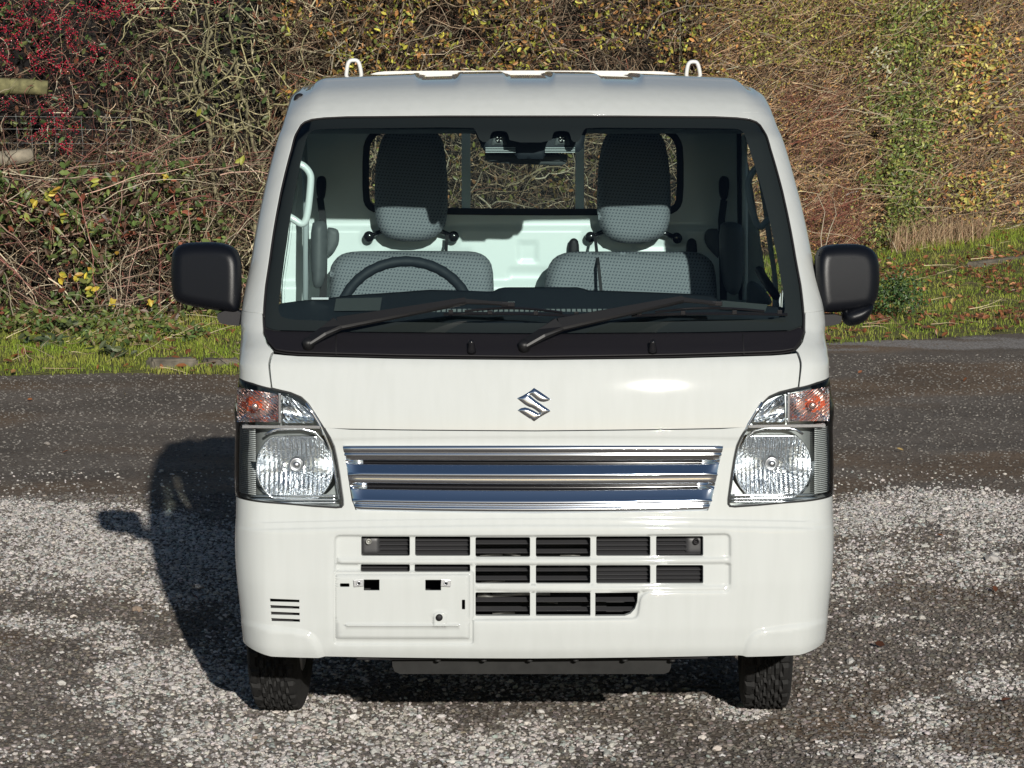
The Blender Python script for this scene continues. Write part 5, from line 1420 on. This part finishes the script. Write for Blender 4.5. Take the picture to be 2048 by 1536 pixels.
n = 650; P = face(1390, 3000, -200, 490, n, -.04, .15); C1 = pal(n, [(.36, .30, .21), (.28, .22, .15)], [1, 1])
t2 = twigs(P, dirs(n, (.9, -.2, .5), .6), rng.uniform(.3, .7, n), rng.uniform(.003, .0055, n), C1, k=8, wander=.2)
twigobj('twigs', [t1, t2], hr)
P = face(1390, 3000, -200, 500, 50000, -.10, .20); n = len(P)
leaves('leaves', P, rng.uniform(.014, .032, n), pal(n, [(.38, .30, .06), (.46, .25, .09), (.22, .21, .045), (.56, .40, .16), (.24, .10, .045), (.10, .065, .04)], [1.6, 2.4, 1.4, 1.2, 2, 2], .3), M_leaf, hr)
P = face(1480, 1900, -150, 130, 5000, -.12, .15); n = len(P)
leaves('leaves', P, rng.uniform(.02, .042, n), pal(n, [(.25, .26, .05), (.34, .32, .07), (.16, .18, .04)], [2, 2, 1], .3), M_leaf, hr)
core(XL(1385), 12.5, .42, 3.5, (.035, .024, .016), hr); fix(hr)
# middle hedge
hm = plant('hedge', 1.0, 'tangled brown hedge with yellowing leaves behind the cab roof', 'hedge')
n = 11000; P = face(520, 1420, -200, 760, n, -.02, .75); C1 = pal(n, [(.21, .14, .09), (.32, .24, .155), (.12, .075, .05), (.44, .36, .26), (.22, .085, .055)], [3, 2.6, 2.4, 1, .8], .25) * shaded(np.ones((n, 1)), .45)
t1 = twigs(P, dirs(n, (.5, -.2, .25), .9), rng.uniform(.18, .5, n), rng.uniform(.0018, .0040, n), C1, k=7, wander=.33)
n = 500; P = face(560, 1420, -200, 700, n, 0, .3); t2 = twigs(P, dirs(n, (.2, -.2, .6), .9), rng.uniform(.4, .9, n), rng.uniform(.004, .008, n), pal(n, BARK, [1, 1, 1, 1]), k=10, wander=.3, sides=5)
twigobj('twigs', [t1, t2], hm)
P = face(560, 1480, -150, 200, 9500, -.15, .30); n = len(P); cx_ = fbm(P[:, [0, 2]], 3.2, 51); P = P[cx_ > .42]; n = len(P)
leaves('leaves', P, rng.uniform(.024, .055, n), pal(n, [(.34, .34, .05), (.52, .46, .08), (.24, .14, .05), (.50, .24, .08), (.14, .17, .04), (.10, .06, .035)], [2.0, .9, 3.2, 1.4, 2, 3], .28), M_leaf, hm)
P = face(560, 1480, 150, 720, 5000, -.1, .3); n = len(P)
leaves('leaves', P, rng.uniform(.025, .055, n), pal(n, [(.15, .15, .04), (.13, .09, .035), (.24, .12, .05)], [2, 2, 1], .3), M_leaf, hm)
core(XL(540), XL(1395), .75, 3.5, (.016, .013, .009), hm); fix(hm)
# hawthorn
ht = plant('hawthorn_tree', -1.5, 'bare hawthorn with crooked lichen-grey branches left of the cab roof', 'tree')
n = 3300; P = face(230, 680, -200, 560, n, 0, 1.0); t1 = twigs(P, dirs(n, (.2, -.2, .2), 1.0), rng.uniform(.08, .26, n), rng.uniform(.0015, .0034, n), pal(n, [(.42, .37, .22), (.26, .22, .14), (.58, .53, .38), (.14, .11, .075)], [3, 3, 1, 2]) if False else shaded(pal(n, [(.42, .37, .22), (.26, .22, .14), (.58, .53, .38), (.14, .11, .075)], [3, 3, 1, 2]), .5), k=5, wander=.34)
n = 230; P = face(250, 640, -150, 560, n, .05, .6); t2 = twigs(P, dirs(n, (.1, -.1, .6), .9), rng.uniform(.3, .7, n), rng.uniform(.004, .0075, n), pal(n, [(.34, .31, .17), (.24, .22, .12), (.46, .42, .28)], [3, 2, 1]), k=9, wander=.30, sides=5, taper=.4)
twigobj('branches', [t1, t2], ht)
mb = MB(); random.seed(5)
for (pts, r0) in (([(420, 690), (432, 600), (440, 520), (432, 430), (418, 330), (405, 240), (398, 160), (415, 80), (410, 10), (400, -80)], .020), ([(500, 690), (512, 560), (505, 470), (520, 360), (498, 250), (470, 160), (455, 60), (470, -60)], .017), ([(405, 240), (380, 150), (400, 90), (405, 40)], .011), ([(500, 250), (440, 275), (400, 278), (330, 274)], .009), ([(512, 480), (470, 410), (440, 395), (390, 370), (360, 350)], .010), ([(470, 160), (430, 120), (400, 100)], .007), ([(505, 420), (530, 320), (560, 240), (590, 150)], .010)):
    P_ = []
    for i, (px, py) in enumerate(pts):
        p = face(px, px + .01, py, py + .01, 1, 0, 0)[0]; P_.append(p + [0, .18, 0])
    P_ = smoothpoly(P_, 2, False) if False else A(P_)
    Q_ = []
    for i in range(len(P_) - 1):
        for t_ in np.linspace(0, 1, 6)[:-1]: Q_.append(P_[i] * (1 - t_) + P_[i + 1] * t_ + np.array([random.gauss(0, .010), random.gauss(0, .012), random.gauss(0, .006)]))
    Q_.append(P_[-1]); mb.tube(Q_, list(np.linspace(r0, r0 * .4, len(Q_))), 7)
mb.build('trunk', [simple('lichen_bark', (.17, .155, .09), .9, var=.5, vscale=40, bump=1.0, bscale=90)], ht); fix(ht)
# berry shrub
bs = plant('berry_shrub', -2.9, 'leafless shrub with dark red berry clusters at the top left', 'shrub')
n = 5000; P = face(-950, 330, -200, 420, n, 0, .9); t1 = twigs(P, dirs(n, (.5, -.2, .1), .8), rng.uniform(.2, .5, n), rng.uniform(.0018, .0038, n), pal(n, [(.22, .14, .10), (.32, .24, .16), (.22, .08, .07), (.11, .07, .05), (.50, .43, .32)], [3, 2, 2, 3, 1]) * shaded(np.ones((n, 1)), .5), k=8, wander=.33, droop=.03)
twigobj('branches', [t1], bs)
cl_px = [(20, 30, 70, 30, 20), (90, 60, 60, 40, 26), (180, 20, 80, 22, 26), (250, 12, 50, 14, 14), (60, 110, 70, 30, 20), (120, 140, 60, 16, 10), (205, 92, 16, 10, 4), (100, 225, 34, 34, 16), (80, 250, 20, 30, 8), (125, 280, 28, 30, 12), (130, 120, 20, 10, 3), (25, 60, 40, 30, 12), (265, 145, 14, 16, 3), (160, 100, 50, 20, 6), (-90, 60, 80, 80, 30), (-300, 100, 120, 90, 40), (-600, 60, 140, 100, 40), (240, 140, 30, 30, 3), (300, 20, 60, 20, 6), (430, 8, 20, 10, 2), (10, 200, 20, 12, 3)]
B_ = []
for (cx_, cy_, rx, ry, m_) in cl_px:
    for _ in range(m_):
        p = face(cx_ - rx, cx_ + rx, cy_ - ry, cy_ + ry, 1, -.12, .12)[0]; q_ = rng.integers(4, 15); B_.append(p + rng.normal(0, 1, (q_, 3)) * [.016, .014, .016])
B_ = np.concatenate(B_); n = len(B_); r = rng.uniform(.0038, .0056, n)
o = blobs('berries', B_, None, np.stack([r, r, r], 1), pal(n, [(.38, .014, .04), (.27, .012, .032), (.48, .025, .05), (.15, .01, .02)], [3, 3, 1, 2], .2), vcol_mat('berry_skin', .3, spec=.5), jit=.05); o.parent = bs
P = face(-900, 560, -100, 400, 3000, -.05, .6); n = len(P)
leaves('leaves', P, rng.uniform(.03, .065, n), pal(n, [(.06, .10, .03), (.13, .15, .05), (.16, .07, .04), (.10, .05, .035)], [3, 2, 1.5, 1.5], .3), M_leaf, bs)
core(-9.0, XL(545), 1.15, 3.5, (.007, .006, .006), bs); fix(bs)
# bramble
bb = plant('bramble_bush', -2.4, 'low bramble thicket with green and yellow leaves behind the left mirror', 'bush')
n = 7600; P = face(-950, 520, 300, 680, n, -.15, .8); t1 = twigs(P, dirs(n, (.5, -.2, .1), .8), rng.uniform(.15, .45, n), rng.uniform(.0018, .0036, n), pal(n, [(.28, .19, .12), (.42, .33, .22), (.22, .085, .065), (.13, .09, .06), (.55, .47, .34)], [3, 2.4, 2.2, 3, 1.2]) * shaded(np.ones((n, 1)), .45), k=7, wander=.3)
n = 320; P = face(-900, 520, 330, 680, n, -.25, .1); t2 = twigs(P, dirs(n, (.6, -.1, .3), .9), rng.uniform(.4, 1.0, n), rng.uniform(.003, .0048, n), pal(n, [(.42, .36, .26), (.34, .22, .17), (.26, .11, .09)], [2, 2, 1]), k=9, wander=.14, droop=.05)
twigobj('stems', [t1, t2], bb)
P = face(-900, 515, 325, 700, 12000, -.30, .45); cx_ = fbm(P[:, [0, 2]], 2.6, 61); P = P[cx_ > .45]; n = len(P)
leaves('leaves', P, rng.uniform(.025, .08, n), pal(n, [(.075, .115, .032), (.13, .17, .05), (.21, .23, .06), (.09, .055, .035), (.22, .07, .04)], [4, 2.2, 1.0, 3.4, 1.2], .32), M_leaf, bb, spread=.7)
Y_ = [face(a, a + 14, b, b + 14, k_, -.3, -.2) for a, b, k_ in ((98, 385, 3), (115, 372, 2), (180, 535, 3), (130, 545, 4), (155, 545, 3), (185, 570, 4), (128, 425, 3), (188, 355, 2), (305, 595, 3), (360, 655, 3), (230, 500, 2), (70, 395, 2), (390, 215, 1), (325, 350, 2), (480, 310, 2), (225, 590, 2))]
Y_ = np.concatenate(Y_); n = len(Y_); leaves('yellow_leaves', Y_, rng.uniform(.05, .075, n), pal(n, [(.55, .42, .05), (.50, .30, .05), (.35, .36, .06)], [3, 1.5, 2], .15), M_leaf, bb, spread=.4); fix(bb)
# dark-leaved seedlings in the grass
for (px, py, w_, lab) in ((85, 712, 44, 'dark green leafy weed in the grass at the far left'), (150, 690, 36, 'taller dark weed with broad leaves between the grass and the bramble'), (228, 728, 34, 'small flat weed at the gravel edge of the left verge'), (250, 675, 60, 'sprawling leafy weed at the foot of the bramble')):
    g = gnd([[px, py]])[0]; t_ = empty('weed', (g[0], g[1], float(verge_z(A([g[0]]), A([g[1]]))[0])), 0, lab, 'weed'); n = 26
    P = A(t_.location) + rng.normal(0, 1, (n, 3)) * [w_ / 500, .05, .018] + [0, 0, .05]; leaves('leaves', P, rng.uniform(.05, .085, n), pal(n, [(.06, .085, .04), (.09, .11, .05)], [1, 1], .2), M_leaf, t_, nvec=(0, -.6, .8), spread=.4)
    twigobj('stem_tangle', [twigs(np.tile(A(t_.location), (6, 1)) + rng.normal(0, .004, (6, 3)), dirs(6, (0, 0, 1), .6), np.full(6, .09), np.full(6, .003), pal(6, [(.12, .08, .05)], [1]))], t_); fix(t_)
# ivy and the yellow-leaved shrub growing through the right hedge
iv = plant('ivy', 4.2, 'green ivy climbing up the brown hedge on the right', 'ivy')
pts = [(1838, -40), (1820, 60), (1800, 160), (1815, 230), (1800, 300), (1785, 360), (1790, 420), (1770, 470)]; B_ = []
for i in range(5200):
    u = rng.uniform(0, len(pts) - 1.001); k_ = int(u); f_ = u - k_; c = A(pts[k_]) * (1 - f_) + A(pts[k_ + 1]) * f_; c = c + rng.normal(0, 1, 2) * [44, 24]; B_.append(c)
B_ = A(B_); P = np.concatenate([face(a, a + .01, b, b + .01, 1, -.20, .05) for a, b in B_]); P = P[fbm(P[:, [0, 2]], 3.4, 71) > .46 + .25 * rng.uniform(-.5, .5, len(P))]; n = len(P)
leaves('leaves', P, rng.uniform(.028, .050, n), pal(n, [(.11, .155, .035), (.19, .235, .05), (.33, .34, .10), (.07, .095, .025)], [3, 3, 2, 2], .28), M_leaf, iv, spread=.6)
n = 70; P = np.concatenate([face(a, a + 50, b, b + 40, 14, -.1, .1) for a, b in ((1790, 20), (1780, 120), (1790, 220), (1770, 320), (1765, 420))]); twigobj('stems', [twigs(P, dirs(len(P), (.1, -.1, 1), .3), np.full(len(P), .5), np.full(len(P), .005), pal(len(P), BARK, [1, 1, 1, 1]))], iv)
P = np.concatenate([face(1730, 1790, 100, 180, 26, -.22, -.15), face(1745, 1800, 90, 120, 8, -.22, -.15)]); n = len(P); leaves('pale_leaves', P, rng.uniform(.03, .05, n), pal(n, [(.52, .50, .38), (.45, .44, .30)], [1, 1], .15), M_leaf, iv, spread=.4); fix(iv)
ym = plant('field_maple', 5.3, 'shrub with yellow and orange autumn leaves at the right of the hedge', 'shrub')
pts = [(1960, -40), (1960, 60), (1955, 130), (1930, 190), (1960, 250), (1975, 330), (1950, 380), (1985, 440)]; B_ = []
for i in range(2300):
    u = rng.uniform(0, len(pts) - 1.001); k_ = int(u); f_ = u - k_; c = A(pts[k_]) * (1 - f_) + A(pts[k_ + 1]) * f_; B_.append(c + rng.normal(0, 1, 2) * [38, 24])
B_ = A(B_); P = np.concatenate([face(a, a + .01, b, b + .01, 1, -.20, .05) for a, b in B_]); P = P[fbm(P[:, [0, 2]], 4.0, 72) > .42 + .3 * rng.uniform(-.5, .5, len(P))]; n = len(P)
leaves('leaves', P, rng.uniform(.035, .060, n), pal(n, [(.34, .32, .07), (.56, .31, .09), (.56, .48, .14), (.19, .20, .05), (.46, .19, .08)], [3, 1.6, 1.6, 2, 1.2], .25), M_leaf, ym, spread=.6)
P = np.concatenate([face(1930, 2000, b, b + 60, 12, -.1, .1) for b in range(-60, 460, 60)]); twigobj('stems', [twigs(P, dirs(len(P), (.2, -.1, 1), .4), np.full(len(P), .5), np.full(len(P), .006), pal(len(P), BARK, [1, 1, 1, 1]))], ym); fix(ym)
rs = plant('red_stemmed_shrub', 3.0, 'low shrub of fine dark red stems behind the right wing mirror', 'shrub')
P = np.concatenate([face(1560, 1680, 190, 340, 260, -.14, .05), face(1600, 1720, 390, 520, 420, -.22, 0), face(2010, 2120, 240, 330, 120, -.2, 0)]); n = len(P)
twigobj('stems', [twigs(P, dirs(n, (.4, -.1, .8), .5), rng.uniform(.12, .3, n), rng.uniform(.0016, .0028, n), pal(n, [(.26, .085, .065), (.34, .16, .11), (.17, .07, .05)], [2, 1, 2]))], rs); fix(rs)
for (pts) in ([(1610, 480), (1612, 440), (1622, 400), (1618, 370)], [(1622, 478), (1640, 440), (1655, 408), (1648, 390)]):
    pass
sp_ = plant('sapling', 3.1, 'thin pale bare stems of a sapling rising behind the right wing mirror', 'sapling')
S_ = [face(a, a + .01, b, b + .01, 1, -.35, -.35)[0] for a, b in ((1636, 540), (1632, 470), (1640, 420), (1625, 385))]; S2 = [face(a, a + .01, b, b + .01, 1, -.35, -.35)[0] for a, b in ((1638, 500), (1650, 455), (1662, 425), (1658, 400))]
S3 = [face(a, a + .01, b, b + .01, 1, -.5, -.5)[0] for a, b in ((1795, 560), (1785, 515), (1768, 478))]
M_pst = simple('pale_stem', (.42, .36, .27), .8)
for q_, r_ in ((S_, [.006, .005, .004, .002]), (S2, [.005, .004, .003, .002]), (S3, [.007, .005, .003])): MB().tube(q_, r_, 5).build('stem', [M_pst], sp_)
fix(sp_)
dg = plant('dry_grass_tuft', 4.5, 'straw-coloured dry grass standing at the foot of the right hedge', 'grass tuft')
P = face(1770, 1960, 470, 520, 700, -.5, -.1); P[:, 2] = verge_z(P[:, 0], P[:, 1]); n = len(P)
o = blades('blades', P[:, 0], P[:, 1], P[:, 2], rng.uniform(.12, .34, n), rng.uniform(.004, .008, n), pal(n, [(.50, .38, .24), (.38, .26, .16), (.30, .17, .11)], [2, 2, 1]), M_grass, lean=.35); o.parent = dg; fix(dg)
nc = empty('nettle_clump', tuple(gnd([[1792, 625]], .1)[0]), 0, 'dark green bushy weed beside the right wing mirror', 'weed')
P = A(nc.location) + rng.normal(0, 1, (900, 3)) * [.10, .10, .075] + [0, .1, .13]; n = len(P)
leaves('leaves', P, rng.uniform(.018, .036, n), pal(n, [(.05, .10, .03), (.09, .15, .04), (.03, .06, .02)], [2, 2, 2], .25), M_leaf, nc, spread=.8); fix(nc)
# fence
fc = plant('wooden_fence', -4.0, 'aged post and rail fence with wire mesh inside the left hedge', 'fence')
def fp(px, py, b=-.12): return face(px, px + .01, py, py + .01, 1, b, b + 1e-6)[0]
M_moss = simple('mossy_wood', (.16, .15, .07), .9, var=.5, vscale=18, bump=1.0, bscale=60); M_log = simple('weathered_wood', (.24, .21, .16), .9, var=.35, vscale=16, bump=.8, bscale=60)
for (pts, r, m_) in (([(-260, 168), (0, 172), (45, 173), (92, 176)], .055, M_moss), ([(-260, 342), (0, 318), (30, 315), (62, 311)], .052, M_log)):
    P_ = [fp(*p_) for p_ in pts]; y0_ = P_[1][1]; P_ = [[p_[0], y0_ + .22, p_[2]] for p_ in P_]; MB().tube(P_, [r, r, r * .97, r * .9], 12).build('rail', [m_], fc)
mb = MB(); wy = fp(40, 250)[1] + .20
for px in (-150, -90, -30, 22, 52, 100, 155, 205, 255): a, b = fp(px + 4, 228), fp(px, 365); mb.tube([[a[0], wy, a[2]], [a[0] + .01, wy + .01, (a[2] + b[2]) / 2], [b[0], wy, b[2]]], .0011, 4)
for py in (232, 257, 285, 320, 358): a, b = fp(-200, py), fp(260, py + 3); mb.tube([[a[0], wy, a[2]], [b[0], wy, b[2]]], .0010, 4)
mb.build('wire_mesh', [simple('galvanised_wire', (.30, .31, .30), .5)], fc)
mb = MB(); a = fp(-200, 100); mb.box((a[0], wy + .30, .85), (.11, .10, 1.7), None, .01); mb.build('post', [M_log], fc); fix(fc)
# kerb stones sunk in the verge
for (p0, p1, h_, lab) in (((298, 712), (392, 708), .05, 'worn grey kerb stone half buried in the left verge'), ((408, 708), (478, 706), .035, 'second kerb stone, stained brown, nearer the truck on the left verge'), ((1944, 521), (2120, 500), .06, 'grey concrete edging on the grass bank at the right')):
    a, b = gnd([p0, p1], .09 if p0[0] < 900 else .24)
    c = (a + b) / 2; an = math.atan2(b[1] - a[1], b[0] - a[0])
    bm = bmesh.new(); bmesh.ops.create_cube(bm, size=1.0); bmesh.ops.scale(bm, vec=(float(np.linalg.norm(b - a)), .11, h_ * 1.6), verts=bm.verts)
    bmesh.ops.bevel(bm, geom=list(bm.edges), offset=.014, segments=2, affect='EDGES'); bmesh.ops.subdivide_edges(bm, edges=list(bm.edges), cuts=5, use_grid_fill=True); bm.verts.index_update()
    Vk = A([v.co[:] for v in bm.verts]); Fk = [[v.index for v in f_.verts] for f_ in bm.faces]; bm.free()
    Vk = Vk + (np.stack([fbm(Vk, 16, s_) for s_ in (1, 2, 3)], 1) - .5) * .035
    o = MB().add(Vk, Fk).build('kerb_stone', [simple('kerb_concrete', (.13, .115, .09), .9, var=.5, vscale=14, bump=.8, bscale=80)])
    o.location = tuple(c + [0, 0, -.056]); o.rotation_euler = (0, 0, an); tag(o, lab, 'kerb')
